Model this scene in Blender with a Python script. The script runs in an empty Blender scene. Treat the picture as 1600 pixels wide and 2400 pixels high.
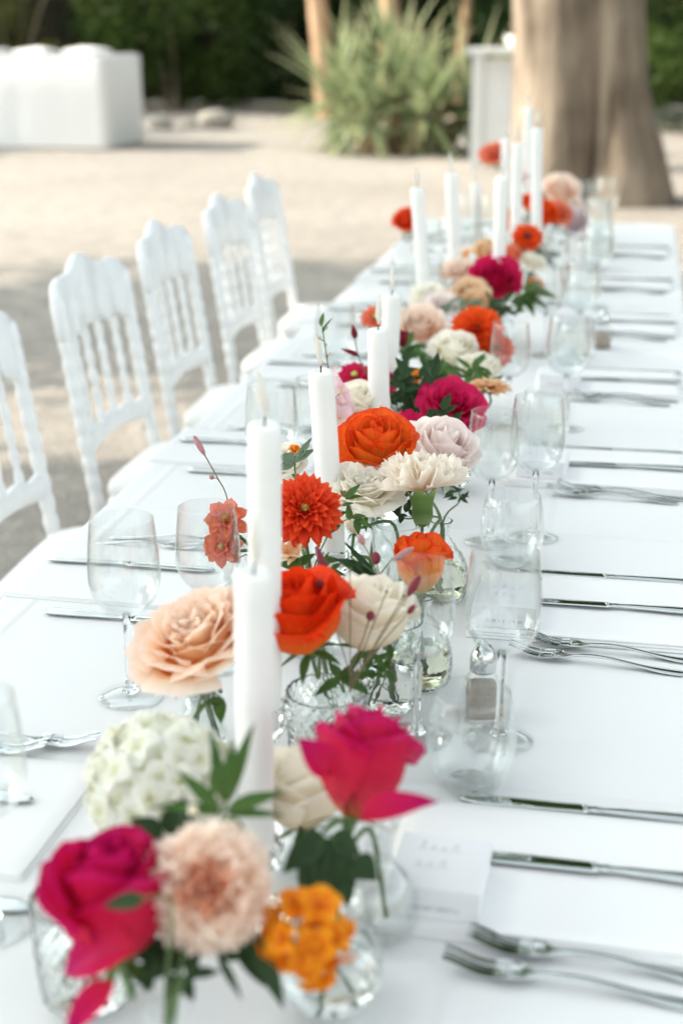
import bpy, bmesh, math, random
from math import sin, cos, pi, radians, sqrt, exp
from mathutils import Vector, Matrix, Quaternion, noise

scene = bpy.context.scene
COL = scene.collection

# ---------------------------------------------------------------- camera
cam_data = bpy.data.cameras.new("camera")
cam = bpy.data.objects.new("camera", cam_data)
COL.objects.link(cam)
cam.location = (0.0, 0.0, 1.45)
cam.rotation_euler = (radians(71.16), 0.0, radians(11.33))
cam_data.sensor_fit = 'VERTICAL'
cam_data.sensor_height = 36.0
cam_data.lens = 51.0
cam_data.clip_start = 0.02
cam_data.clip_end = 600.0
cam_data.dof.use_dof = True
cam_data.dof.focus_distance = 1.72
cam_data.dof.aperture_fstop = 3.4
scene.camera = cam

# ---------------------------------------------------------------- sky and sun
SUN_AZ = radians(-90.0)      # clockwise from +Y: the sun stands off beyond the chairs
SUN_EL = radians(33.0)
world = bpy.data.worlds.new("World")
scene.world = world
world.use_nodes = True
wn = world.node_tree
wn.nodes.clear()
sky = wn.nodes.new('ShaderNodeTexSky')
sky.sky_type = 'NISHITA'
sky.sun_disc = False
sky.sun_elevation = SUN_EL
sky.sun_rotation = SUN_AZ
sky.air_density = 1.0
sky.dust_density = 2.5
sky.ozone_density = 0.6
hsv = wn.nodes.new('ShaderNodeHueSaturation')
hsv.inputs['Saturation'].default_value = 0.22
bg = wn.nodes.new('ShaderNodeBackground')
bg.inputs['Strength'].default_value = 0.14
wo = wn.nodes.new('ShaderNodeOutputWorld')
wn.links.new(sky.outputs[0], hsv.inputs['Color'])
tint = wn.nodes.new('ShaderNodeMix')         # the camera's white balance, set for open shade
tint.data_type = 'RGBA'; tint.blend_type = 'MULTIPLY'
tint.inputs['Factor'].default_value = 1.0
tint.inputs['B'].default_value = (0.965, 1.02, 0.985, 1)
wn.links.new(hsv.outputs[0], tint.inputs['A'])
wn.links.new(tint.outputs['Result'], bg.inputs['Color'])
wn.links.new(bg.outputs[0], wo.inputs['Surface'])

sun_data = bpy.data.lights.new("sun", 'SUN')
sun_data.energy = 2.5
sun_data.angle = radians(0.6)
sun_data.color = (1.0, 0.87, 0.72)
sun = bpy.data.objects.new("sun", sun_data)
COL.objects.link(sun)
SUN_DIR = Vector((sin(SUN_AZ) * cos(SUN_EL), cos(SUN_AZ) * cos(SUN_EL), sin(SUN_EL)))
sun.rotation_euler = SUN_DIR.to_track_quat('Z', 'Y').to_euler()
sun.location = SUN_DIR * 40

# ---------------------------------------------------------------- exposure and renderer
vs = scene.view_settings
vs.view_transform = 'Standard'
vs.look = 'None'
vs.exposure = 1.74
vs.gamma = 1.0
vs.use_curve_mapping = False
scene.render.engine = 'CYCLES'
cy = scene.cycles
cy.use_denoising = True
try:
    cy.denoiser = 'OPENIMAGEDENOISE'
except Exception:
    pass
cy.max_bounces = 14
cy.diffuse_bounces = 4
cy.glossy_bounces = 5
cy.transmission_bounces = 14
cy.transparent_max_bounces = 48
cy.caustics_refractive = True
cy.caustics_reflective = False
cy.sample_clamp_indirect = 4.0
cy.blur_glossy = 0.5
cy.use_adaptive_sampling = True
cy.adaptive_threshold = 0.02

TOP = 0.75                    # height of the tabletop

# ---------------------------------------------------------------- helpers
def tag(o, label=None, cat=None, group=None, kind=None):
    if label: o['label'] = label
    if cat: o['category'] = cat
    if group: o['group'] = group
    if kind: o['kind'] = kind
    return o

def empty(name, loc=(0, 0, 0), rot=(0, 0, 0)):
    o = bpy.data.objects.new(name, None)
    o.empty_display_size = 0.02
    COL.objects.link(o)
    o.location = loc
    o.rotation_euler = rot
    return o

def mesh(name, verts, faces, mat=None, smooth=True, uvs=None):
    me = bpy.data.meshes.new(name)
    me.from_pydata([tuple(v) for v in verts], [], faces)
    if uvs is not None:
        lay = me.uv_layers.new(name="UVMap")
        for l in me.loops:
            lay.data[l.index].uv = uvs[l.vertex_index]
    if mat: me.materials.append(mat)
    if smooth:
        me.polygons.foreach_set('use_smooth', [True] * len(me.polygons))
    me.update()
    return me

def obj(name, me, parent=None, loc=None, rot=None, scale=None, mw=None):
    o = bpy.data.objects.new(name, me)
    COL.objects.link(o)
    if parent is not None: o.parent = parent
    if mw is not None: o.matrix_local = mw
    if loc is not None: o.location = loc
    if rot is not None: o.rotation_euler = rot
    if scale is not None: o.scale = scale if hasattr(scale, '__len__') else (scale,) * 3
    return o

def copy_tree(o, parent=None, loc=None, rot=None):
    c = o.copy()
    COL.objects.link(c)
    c.parent = parent
    if loc is not None: c.location = loc
    if rot is not None: c.rotation_euler = rot
    for ch in list(o.children):
        copy_tree(ch, c)
    return c

class MB:
    """collects shapes into one mesh"""
    def __init__(s): s.v = []; s.f = []; s.uv = []
    def add(s, v, f, uv=None):
        n = len(s.v)
        s.v += [tuple(p) for p in v]
        s.f += [tuple(i + n for i in q) for q in f]
        s.uv += list(uv) if uv is not None else [(0.5, 0.5)] * len(v)
        return s
    def box(s, c, d, rz=0.0):
        x, y, z = d[0] / 2, d[1] / 2, d[2] / 2
        p = [(-x, -y, -z), (x, -y, -z), (x, y, -z), (-x, y, -z), (-x, -y, z), (x, -y, z), (x, y, z), (-x, y, z)]
        cr, sr = cos(rz), sin(rz)
        p = [(c[0] + a * cr - b * sr, c[1] + a * sr + b * cr, c[2] + e) for a, b, e in p]
        return s.add(p, [(0, 3, 2, 1), (4, 5, 6, 7), (0, 1, 5, 4), (1, 2, 6, 5), (2, 3, 7, 6), (3, 0, 4, 7)])
    def build(s, name, mat, parent=None, smooth=True, **k):
        return obj(name, mesh(name, s.v, s.f, mat, smooth, s.uv), parent, **k)

def lathe(prof, n=24, mod=None, cap0=True, cap1=True):
    v = []; f = []
    for k, (r, z) in enumerate(prof):
        for i in range(n):
            a = 2 * pi * i / n
            q = r if mod is None else mod(r, z, a, k)
            v.append((q * cos(a), q * sin(a), z))
    m = len(prof)
    for k in range(m - 1):
        for i in range(n):
            j = (i + 1) % n
            f.append((k * n + i, k * n + j, (k + 1) * n + j, (k + 1) * n + i))
    if cap0: f.append(tuple(range(n - 1, -1, -1)))
    if cap1: f.append(tuple((m - 1) * n + i for i in range(n)))
    return v, f

def tube(path, rad, n=6, caps=True):
    pts = [Vector(p) for p in path]
    if not hasattr(rad, '__len__'): rad = [rad] * len(pts)
    v = []; f = []
    ref = None
    for k, p in enumerate(pts):
        t = (pts[min(k + 1, len(pts) - 1)] - pts[max(k - 1, 0)])
        if t.length < 1e-9: t = Vector((0, 0, 1))
        t.normalize()
        if ref is None:
            ref = t.orthogonal().normalized()
        else:
            ref = (ref - t * ref.dot(t))
            ref = ref.normalized() if ref.length > 1e-6 else t.orthogonal().normalized()
        b = t.cross(ref)
        for i in range(n):
            a = 2 * pi * i / n
            v.append(p + (ref * cos(a) + b * sin(a)) * rad[k])
    m = len(pts)
    for k in range(m - 1):
        for i in range(n):
            j = (i + 1) % n
            f.append((k * n + i, k * n + j, (k + 1) * n + j, (k + 1) * n + i))
    if caps:
        f.append(tuple(range(n - 1, -1, -1)))
        f.append(tuple((m - 1) * n + i for i in range(n)))
    return v, f

def bez(pts, n=8):
    """smooth curve through a few points"""
    P = [Vector(p) for p in pts]
    if len(P) == 2: return [P[0].lerp(P[1], i / n) for i in range(n + 1)]
    out = []
    ext = [P[0] * 2 - P[1]] + P + [P[-1] * 2 - P[-2]]
    for k in range(1, len(ext) - 2):
        a, b, c, d = ext[k - 1:k + 3]
        for i in range(n):
            t = i / n
            out.append(0.5 * ((2 * b) + (c - a) * t + (2 * a - 5 * b + 4 * c - d) * t * t + (3 * b - a - 3 * c + d) * t ** 3))
    out.append(P[-1])
    return out

def grid(nu, nv, fn):
    """fn(u in -1..1, v in 0..1) -> point"""
    v = []; f = []; uv = []
    for j in range(nv + 1):
        for i in range(nu + 1):
            a = -1 + 2 * i / nu; b = j / nv
            v.append(fn(a, b)); uv.append(((a + 1) / 2, b))
    for j in range(nv):
        for i in range(nu):
            q = j * (nu + 1) + i
            f.append((q, q + 1, q + nu + 2, q + nu + 1))
    return v, f, uv

def orient(loc, axis, roll=0.0):
    """matrix with local Z along axis"""
    q = Vector(axis).normalized().to_track_quat('Z', 'Y')
    return Matrix.Translation(Vector(loc)) @ q.to_matrix().to_4x4() @ Matrix.Rotation(roll, 4, 'Z')

# ---------------------------------------------------------------- materials
MATS = {}
def new_mat(name):
    m = bpy.data.materials.new(name)
    m.use_nodes = True
    MATS[name] = m
    nt = m.node_tree
    return m, nt, nt.nodes['Principled BSDF'], nt.nodes['Material Output']

def noise_tex(nt, scale, detail=3.0, coord='Object', rough=0.55, stretch=None):
    tc = nt.nodes.new('ShaderNodeTexCoord')
    n = nt.nodes.new('ShaderNodeTexNoise')
    n.inputs['Scale'].default_value = scale
    n.inputs['Detail'].default_value = detail
    n.inputs['Roughness'].default_value = rough
    if stretch:
        mp = nt.nodes.new('ShaderNodeMapping')
        mp.inputs['Scale'].default_value = stretch
        nt.links.new(tc.outputs[coord], mp.inputs['Vector'])
        nt.links.new(mp.outputs[0], n.inputs['Vector'])
    else:
        nt.links.new(tc.outputs[coord], n.inputs['Vector'])
    return n

def ramp(nt, fac, stops):
    r = nt.nodes.new('ShaderNodeValToRGB')
    els = r.color_ramp.elements
    while len(els) < len(stops): els.new(0.5)
    for e, (p, c) in zip(els, stops):
        e.position = p
        e.color = (c[0], c[1], c[2], 1)
    nt.links.new(fac, r.inputs['Fac'])
    return r

def bump(nt, p, height, strength, dist):
    b = nt.nodes.new('ShaderNodeBump')
    b.inputs['Strength'].default_value = strength
    b.inputs['Distance'].default_value = dist
    nt.links.new(height, b.inputs['Height'])
    nt.links.new(b.outputs[0], p.inputs['Normal'])
    return b

def plain(name, col, rough=0.5, metal=0.0, spec=0.5, nscale=None, namp=0.12, bumpd=None):
    m, nt, p, o = new_mat(name)
    p.inputs['Roughness'].default_value = rough
    p.inputs['Metallic'].default_value = metal
    p.inputs['Specular IOR Level'].default_value = spec
    if nscale:
        n = noise_tex(nt, nscale)
        lo = [c * (1 - namp) for c in col]; hi = [min(1, c * (1 + namp)) for c in col]
        r = ramp(nt, n.outputs['Fac'], [(0.3, lo), (0.7, hi)])
        nt.links.new(r.outputs[0], p.inputs['Base Color'])
        if bumpd: bump(nt, p, n.outputs['Fac'], 0.6, bumpd)
    else:
        p.inputs['Base Color'].default_value = (*col, 1)
    return m

def sheet_mat(name, stops, trans=0.3, rough=0.55, nscale=90.0, namp=0.10, vein=0.0):
    """petal or leaf: colour runs from the base of the blade to its edge, light passes through"""
    m, nt, p, o = new_mat(name)
    tc = nt.nodes.new('ShaderNodeTexCoord')
    sp = nt.nodes.new('ShaderNodeSeparateXYZ')
    nt.links.new(tc.outputs['UV'], sp.inputs[0])
    n = noise_tex(nt, nscale, 2.0)
    ad = nt.nodes.new('ShaderNodeMath'); ad.operation = 'MULTIPLY_ADD'
    ad.inputs[1].default_value = namp * 2; 
    nt.links.new(n.outputs['Fac'], ad.inputs[0])
    sb = nt.nodes.new('ShaderNodeMath'); sb.operation = 'SUBTRACT'; sb.inputs[1].default_value = namp
    nt.links.new(sp.outputs['Y'], ad.inputs[2])
    nt.links.new(ad.outputs[0], sb.inputs[0])
    r = ramp(nt, sb.outputs[0], stops)
    col = r.outputs[0]
    # fine streaks along the blade
    wv = noise_tex(nt, 1.0, 2.0, 'UV', 0.6, (26.0, 1.6, 1.0))
    rr = ramp(nt, wv.outputs['Fac'], [(0.3, (1 - vein, 1 - vein, 1 - vein)), (0.62, (1, 1, 1))])
    mx = nt.nodes.new('ShaderNodeMix'); mx.data_type = 'RGBA'; mx.blend_type = 'MULTIPLY'
    mx.inputs['Factor'].default_value = 1.0
    nt.links.new(col, mx.inputs['A']); nt.links.new(rr.outputs[0], mx.inputs['B'])
    col = mx.outputs['Result']
    nt.links.new(col, p.inputs['Base Color'])
    p.inputs['Roughness'].default_value = rough
    p.inputs['Specular IOR Level'].default_value = 0.15
    bump(nt, p, wv.outputs['Fac'], 0.4, 0.0008)
    t = nt.nodes.new('ShaderNodeBsdfTranslucent')
    nt.links.new(col, t.inputs['Color'])
    ms = nt.nodes.new('ShaderNodeMixShader')
    ms.inputs[0].default_value = trans
    nt.links.new(p.outputs[0], ms.inputs[1]); nt.links.new(t.outputs[0], ms.inputs[2])
    nt.links.new(ms.outputs[0], o.inputs['Surface'])
    return m

def thin_glass(name, tint=(0.985, 0.99, 0.988), base=0.045, gain=0.6):
    """blown glass wall: mostly clear, mirror-like towards grazing angles"""
    m, nt, p, o = new_mat(name)
    nt.nodes.remove(p)
    fr = nt.nodes.new('ShaderNodeLayerWeight'); fr.inputs['Blend'].default_value = 0.5
    pw = nt.nodes.new('ShaderNodeMath'); pw.operation = 'POWER'; pw.inputs[1].default_value = 3.2
    nt.links.new(fr.outputs['Facing'], pw.inputs[0])
    ma = nt.nodes.new('ShaderNodeMath'); ma.operation = 'MULTIPLY_ADD'
    ma.inputs[1].default_value = gain; ma.inputs[2].default_value = base
    ma.use_clamp = True
    nt.links.new(pw.outputs[0], ma.inputs[0])
    tr = nt.nodes.new('ShaderNodeBsdfTransparent'); tr.inputs['Color'].default_value = (*tint, 1)
    gl = nt.nodes.new('ShaderNodeBsdfGlossy'); gl.inputs['Roughness'].default_value = 0.03
    gl.inputs['Color'].default_value = (0.95, 0.97, 0.97, 1)
    ms = nt.nodes.new('ShaderNodeMixShader')
    nt.links.new(ma.outputs[0], ms.inputs[0])
    nt.links.new(tr.outputs[0], ms.inputs[1]); nt.links.new(gl.outputs[0], ms.inputs[2])
    nt.links.new(ms.outputs[0], o.inputs['Surface'])
    return m

def solid_glass(name, tint=(0.97, 0.985, 0.98), rough=0.0, ior=1.45):
    m, nt, p, o = new_mat(name)
    nt.nodes.remove(p)
    g = nt.nodes.new('ShaderNodeBsdfGlass')
    g.inputs['Color'].default_value = (*tint, 1)
    g.inputs['Roughness'].default_value = rough
    g.inputs['IOR'].default_value = ior
    nt.links.new(g.outputs[0], o.inputs['Surface'])
    return m

def cloth_mat(name, col=(0.8, 0.8, 0.8), wrinkle=0.004, fine=0.0004, folds=False):
    m, nt, p, o = new_mat(name)
    p.inputs['Base Color'].default_value = (*col, 1)
    p.inputs['Roughness'].default_value = 0.85
    p.inputs['Specular IOR Level'].default_value = 0.15
    p.inputs['Sheen Weight'].default_value = 0.1
    n1 = noise_tex(nt, 2.2, 4.0, rough=0.5)
    n2 = noise_tex(nt, 900.0, 1.0)
    b1 = bump(nt, p, n1.outputs['Fac'], 0.5, wrinkle)
    b2 = nt.nodes.new('ShaderNodeBump')
    b2.inputs['Strength'].default_value = 0.3; b2.inputs['Distance'].default_value = fine
    nt.links.new(n2.outputs['Fac'], b2.inputs['Height'])
    nt.links.new(b1.outputs[0], b2.inputs['Normal'])
    nt.links.new(b2.outputs[0], p.inputs['Normal'])
    if folds:      # sharp creases left by the way the cloth was ironed and stored
        tc = nt.nodes.new('ShaderNodeTexCoord'); sp = nt.nodes.new('ShaderNodeSeparateXYZ')
        nt.links.new(tc.outputs['Object'], sp.inputs[0])
        tot = None
        for ax, per, offs in (('Y', 0.74, 0.25), ('X', 0.62, 0.10)):
            a = nt.nodes.new('ShaderNodeMath'); a.operation = 'ADD'; a.inputs[1].default_value = offs
            nt.links.new(sp.outputs[ax], a.inputs[0])
            w = nt.nodes.new('ShaderNodeMath'); w.operation = 'PINGPONG'; w.inputs[1].default_value = per / 2
            nt.links.new(a.outputs[0], w.inputs[0])
            r = nt.nodes.new('ShaderNodeMapRange'); r.interpolation_type = 'SMOOTHSTEP'
            r.inputs['From Min'].default_value = 0.0; r.inputs['From Max'].default_value = 0.012
            r.inputs['To Min'].default_value = 1.0; r.inputs['To Max'].default_value = 0.0
            nt.links.new(w.outputs[0], r.inputs['Value'])
            if tot is None: tot = r.outputs[0]
            else:
                q = nt.nodes.new('ShaderNodeMath'); q.operation = 'MAXIMUM'
                nt.links.new(tot, q.inputs[0]); nt.links.new(r.outputs[0], q.inputs[1]); tot = q.outputs[0]
        b3 = nt.nodes.new('ShaderNodeBump')
        b3.inputs['Strength'].default_value = 0.35; b3.inputs['Distance'].default_value = 0.004
        nt.links.new(tot, b3.inputs['Height']); nt.links.new(b2.outputs[0], b3.inputs['Normal'])
        nt.links.new(b3.outputs[0], p.inputs['Normal'])
    return m

m_cloth = cloth_mat('table_linen', (0.765, 0.77, 0.77), 0.02, folds=True)
m_napkin = cloth_mat('napkin_linen', (0.80, 0.80, 0.80), 0.006)
m_card = plain('card_paper', (0.76, 0.77, 0.79), 0.7)
m_ink = plain('grey_ink', (0.34, 0.35, 0.38), 0.8)
m_line = plain('pale_ink', (0.50, 0.51, 0.55), 0.8)
m_paint = plain('white_chair_paint', (0.74, 0.75, 0.755), 0.42, nscale=40, namp=0.03)
m_cushion = cloth_mat('cushion_fabric', (0.8, 0.8, 0.79), 0.02)
m_steel = plain('polished_steel', (0.60, 0.63, 0.635), 0.06, metal=1.0)
m_glass = thin_glass('blown_glass', (0.972, 0.98, 0.979), 0.055, 0.85)
m_stemglass = solid_glass('glass_stem', (0.992, 0.996, 0.995), 0.0, 1.38)
m_crystal = solid_glass('pressed_crystal', (0.988, 0.995, 0.992), 0.0, 1.40)
m_water = solid_glass('vase_water', (0.955, 0.965, 0.88), 0.0, 1.33)
m_clearwater = solid_glass('clear_water', (0.985, 0.99, 0.985), 0.0, 1.33)
m_flame = sheet_mat('plastic_flame', [(0, (0.8, 0.78, 0.72)), (1, (0.82, 0.81, 0.78))], 0.5)
m_wick = plain('black_wick', (0.015, 0.015, 0.015), 0.9)
m_pepper = plain('ground_pepper', (0.33, 0.27, 0.22), 0.95, nscale=900, namp=0.35)
def wax_mat():
    m, nt, p, o = new_mat('candle_wax')
    n = noise_tex(nt, 30, 3)
    r = ramp(nt, n.outputs['Fac'], [(0.3, (0.77, 0.77, 0.745)), (0.7, (0.81, 0.81, 0.79))])
    nt.links.new(r.outputs[0], p.inputs['Base Color'])
    p.inputs['Roughness'].default_value = 0.5
    p.inputs['Subsurface Weight'].default_value = 0.35
    p.inputs['Subsurface Radius'].default_value = (0.012, 0.010, 0.008)
    p.inputs['Subsurface Scale'].default_value = 0.6
    bump(nt, p, n.outputs['Fac'], 0.2, 0.0008)
    return m
m_wax = wax_mat()

# ================================================================ ground
def ground_mat():
    m, nt, p, o = new_mat('sandy_gravel')
    big = noise_tex(nt, 0.35, 4.0)
    mid = noise_tex(nt, 6.0, 5.0, rough=0.7)
    fine = noise_tex(nt, 70.0, 4.0, rough=0.75)
    r1 = ramp(nt, big.outputs['Fac'], [(0.35, (0.38, 0.355, 0.32)), (0.65, (0.46, 0.43, 0.395))])
    r2 = ramp(nt, mid.outputs['Fac'], [(0.3, (0.72, 0.72, 0.73)), (0.75, (1.12, 1.1, 1.08))])
    r3 = ramp(nt, fine.outputs['Fac'], [(0.34, (0.50, 0.49, 0.48)), (0.5, (1.0, 1.0, 1.0)), (0.70, (1.3, 1.3, 1.3))])
    def mul(a, b):
        x = nt.nodes.new('ShaderNodeMix'); x.data_type = 'RGBA'; x.blend_type = 'MULTIPLY'
        x.inputs['Factor'].default_value = 1.0
        nt.links.new(a, x.inputs['A']); nt.links.new(b, x.inputs['B'])
        return x.outputs['Result']
    nt.links.new(mul(mul(r1.outputs[0], r2.outputs[0]), r3.outputs[0]), p.inputs['Base Color'])
    p.inputs['Roughness'].default_value = 0.95
    p.inputs['Specular IOR Level'].default_value = 0.1
    bump(nt, p, fine.outputs['Fac'], 0.8, 0.012)
    return m
m_ground = ground_mat()

def ground_z(x, y):
    d = max(0.0, y - 9.0)
    return 0.0 + 0.02 * noise.noise((x * 0.5, y * 0.5, 3.1)) * min(1.0, d / 4.0)

def build_ground():
    v = []; f = []
    xs = [-300, -60, -24] + [-18 + i * 0.5 for i in range(61)] + [18, 60, 300]
    ys = [-300, -40, -6] + [-2 + i * 0.5 for i in range(61)] + [36, 80, 300]
    for y in ys:
        for x in xs: v.append((x, y, ground_z(x, y)))
    n = len(xs)
    for j in range(len(ys) - 1):
        for i in range(n - 1):
            f.append((j * n + i, j * n + i + 1, (j + 1) * n + i + 1, (j + 1) * n + i))
    tag(obj('ground', mesh('ground', v, f, m_ground)), kind='structure')
build_ground()

# loose gravel lying on the ground beside the table
def build_gravel():
    rnd = random.Random(5)
    m = plain('pale_gravel', (0.40, 0.375, 0.34), 0.95, nscale=3.0, namp=0.35)
    mb = MB()
    oct_ = [(1, 0, 0), (0, 1, 0), (-1, 0, 0), (0, -1, 0), (0, 0, 1)]
    of = [(0, 1, 4), (1, 2, 4), (2, 3, 4), (3, 0, 4)]
    for k in range(9000):
        y = 2.2 + 9.5 * rnd.random() ** 1.4
        x = -1.1 - rnd.random() * (0.5 + 0.42 * y) + 0.5 * max(0, (y - 5.4)) * rnd.random()
        s = rnd.uniform(0.004, 0.013) * (1.5 if rnd.random() < 0.05 else 1)
        a = rnd.random() * 6
        z = ground_z(x, y)
        mb.add([(x + (p[0] * cos(a) - p[1] * sin(a)) * s * rnd.uniform(.7, 1.3), y + (p[0] * sin(a) + p[1] * cos(a)) * s * rnd.uniform(.7, 1.3), z + p[2] * s * 0.8) for p in oct_], of)
    o = mb.build('gravel', m, smooth=False)
    tag(o, 'loose pale gravel scattered over the sandy ground beside the chairs', 'gravel', kind='stuff')
build_gravel()

# ================================================================ table and its cloth
TX0, TX1, TY0, TY1 = -0.762, 0.137, 0.30, 5.36
def build_table():
    t = empty('dining_table', ((TX0 + TX1) / 2, (TY0 + TY1) / 2, 0))
    tag(t, 'long trestle table hidden under the white cloth', 'table')
    wood = plain('trestle_wood', (0.32, 0.22, 0.13), 0.6, nscale=20, namp=0.2)
    mb = MB(); mb.box((0, 0, TOP - 0.03), (TX1 - TX0 - 0.03, TY1 - TY0 - 0.03, 0.03)); mb.build('table_top', wood, t, smooth=False)
    for sx in (-1, 1):
        for yy in (-2.3, -0.8, 0.8, 2.3):
            mb = MB(); mb.box((sx * 0.33, yy, (TOP - 0.045) / 2), (0.04, 0.04, TOP - 0.05)); mb.build('leg', wood, t, smooth=False)
    # cloth: flat top, rounded rim, falling skirt with folds
    rr = 0.075
    def outline(off, n=10):
        pts = []
        for (cx, cy_, a0) in ((TX1 - rr, TY0 + rr, -pi / 2), (TX1 - rr, TY1 - rr, 0), (TX0 + rr, TY1 - rr, pi / 2), (TX0 + rr, TY0 + rr, pi)):
            for i in range(n + 1):
                a = a0 + (pi / 2) * i / n
                pts.append((cx + (rr + off) * cos(a), cy_ + (rr + off) * sin(a)))
        return pts
    def dense(pts, step=0.05):
        out = []
        for i, p in enumerate(pts):
            q = pts[(i + 1) % len(pts)]
            d = math.dist(p, q); k = max(1, int(d / step))
            for j in range(k): out.append((p[0] + (q[0] - p[0]) * j / k, p[1] + (q[1] - p[1]) * j / k))
        return out
    base = dense(outline(0.0))
    n = len(base)
    # outward normals
    nor = []
    for i in range(n):
        a = Vector(base[(i + 1) % n]) - Vector(base[i - 1]); a.normalize(); nor.append((a.y, -a.x))
    v = []; f = []
    rings = [(-0.012, 0.0, 0), (-0.004, -0.0008, 0), (0.0, -0.004, 0), (0.003, -0.012, 0.05), (0.006, -0.04, 0.2), (0.012, -0.12, 0.5), (0.02, -0.22, 0.8), (0.026, -0.32, 1.0)]
    for off, dz, w in rings:
        s = 0.0
        for i in range(n):
            if i: s += math.dist(base[i], base[i - 1])
            fold = w * (0.014 * sin(s * 9 + 1.3 * sin(s * 2.1)) + 0.009 * sin(s * 23 + 2 * sin(s * 1.3)))
            o2 = off + fold
            v.append((base[i][0] + nor[i][0] * o2, base[i][1] + nor[i][1] * o2, TOP + dz))
    for k in range(len(rings) - 1):
        for i in range(n):
            j = (i + 1) % n
            f.append((k * n + i, (k + 1) * n + i, (k + 1) * n + j, k * n + j))
    f.append(tuple(range(n)))
    o = obj('tablecloth', mesh('tablecloth', v, f, m_cloth))
    tag(o, 'white cloth spread over the long table with rounded far corner', 'tablecloth')
build_table()

# ================================================================ cutlery, linen, cards
def strip_mesh(name, samples, mat, cup=0.0, thick=0.0014, nu=6):
    """long shaped piece along +X: samples of (x, half width, z); cup bends the cross section"""
    up = []; dn = []
    v = []; f = []
    for (x, w, z, c, th) in samples:
        row = []
        for i in range(nu + 1):
            a = -1 + 2 * i / nu
            row.append((x, a * w, z + c * (a * a) + th * 0.5 * sqrt(max(0, 1 - a * a * 0.96))))
        for i in range(nu - 1, 0, -1):
            a = -1 + 2 * i / nu
            row.append((x, a * w, z + c * (a * a) - th * 0.5 * sqrt(max(0, 1 - a * a * 0.96))))
        v += row
    m = 2 * nu
    for k in range(len(samples) - 1):
        for i in range(m):
            j = (i + 1) % m
            f.append((k * m + i, k * m + j, (k + 1) * m + j, (k + 1) * m + i))
    f.append(tuple(range(m - 1, -1, -1)))
    f.append(tuple((len(samples) - 1) * m + i for i in range(m)))
    return v, f

def interp(keys, n):
    """keys: (x, ...values) -> n smooth samples"""
    out = []
    x0, x1 = keys[0][0], keys[-1][0]
    for k in range(n + 1):
        x = x0 + (x1 - x0) * k / n
        for a, b in zip(keys, keys[1:]):
            if x <= b[0] + 1e-9: break
        t = (x - a[0]) / (b[0] - a[0]); t = t * t * (3 - 2 * t)
        out.append(tuple([x] + [a[i] + (b[i] - a[i]) * t for i in range(1, len(a))]))
    return out

def make_fork_meshes():
    # handle end at x = 0.20, tine tips at x = 0; bowl of the fork dips between them
    zc = lambda x: 0.0018 + 0.012 * exp(-((x + 0.002) / 0.024) ** 2) + 0.0085 * exp(-((x - 0.100) / 0.048) ** 2)
    keys = [(0.050, 0.0115, 0.0035), (0.058, 0.0108, 0.003), (0.066, 0.0065, 0.0), (0.074, 0.0036, 0.0), (0.10, 0.0032, 0.0), (0.14, 0.0045, 0.0), (0.18, 0.0082, -0.0008), (0.195, 0.0085, -0.0008), (0.1985, 0.006, -0.0005), (0.20, 0.002, 0.0)]
    s = [(x, w, zc(x), c, 0.0028) for x, w, c in interp(keys, 46)]
    hv, hf = strip_mesh('handle', s, m_steel)
    handle = mesh('fork_handle', hv, hf, m_steel)
    mb = MB()
    keys = [(0.047, 0.0116, 0.0035), (0.050, 0.0115, 0.0035), (0.0505, 0.0115, 0.0035)]
    for k in range(4):
        yc = -0.0088 + k * 0.00587
        path = []
        rows = []
        for i in range(13):
            x = 0.0 + 0.0515 * i / 12
            w = 0.0011 + 0.0009 * min(1, x / 0.03)
            yy = yc * (0.93 + 0.07 * x / 0.05)
            rows.append((x, yy, w, zc(x) + 0.0035 * (yy / 0.0115) ** 2))
        v = []; f = []
        for (x, yy, w, z) in rows:
            v += [(x, yy - w, z - 0.0007), (x, yy + w, z - 0.0007), (x, yy + w, z + 0.0007), (x, yy - w, z + 0.0007)]
        for i in range(12):
            for q in range(4):
                r = (q + 1) % 4
                f.append((i * 4 + q, i * 4 + r, i * 4 + 4 + r, i * 4 + 4 + q))
        f += [(3, 2, 1, 0), (48, 49, 50, 51)]
        mb.add(v, f)
    # the web that joins the tines
    s = [(x, 0.0116, zc(x), 0.0035, 0.0022) for x in (0.040, 0.044, 0.048, 0.0515)]
    wv, wf = strip_mesh('web', s, m_steel)
    mb.add(wv, wf)
    tines = mesh('fork_tines', mb.v, mb.f, m_steel, False)
    return handle, tines
FORK_HANDLE, FORK_TINES = make_fork_meshes()

def make_knife_meshes():
    s = []
    for k in range(25):
        x = 0.118 * k / 24
        t = x / 0.118
        w = 0.0098 * min(1.0, sqrt(min(1, t / 0.16 + 0.01))) * (1 - 0.12 * t)
        s.append((x, max(0.0015, w), 0.0035 + 0.0008 * t, 0.0, 0.0016 + 0.0012 * t))
    v, f = strip_mesh('blade', s, m_steel)
    blade = mesh('knife_blade', v, f, m_steel)
    keys = [(0.117, 0.0082, 0.003), (0.122, 0.0048, 0.0042), (0.128, 0.0056, 0.005), (0.132, 0.0042, 0.0045), (0.16, 0.0058, 0.006), (0.20, 0.0080, 0.0072), (0.222, 0.0088, 0.0072), (0.229, 0.0066, 0.006), (0.232, 0.0016, 0.002)]
    s = [(x, w, 0.0042, 0.0, th) for x, w, th in interp(keys, 44)]
    v, f = strip_mesh('handle', s, m_steel, nu=8)
    return blade, mesh('knife_handle', v, f, m_steel)
KNIFE_BLADE, KNIFE_HANDLE = make_knife_meshes()

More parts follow.
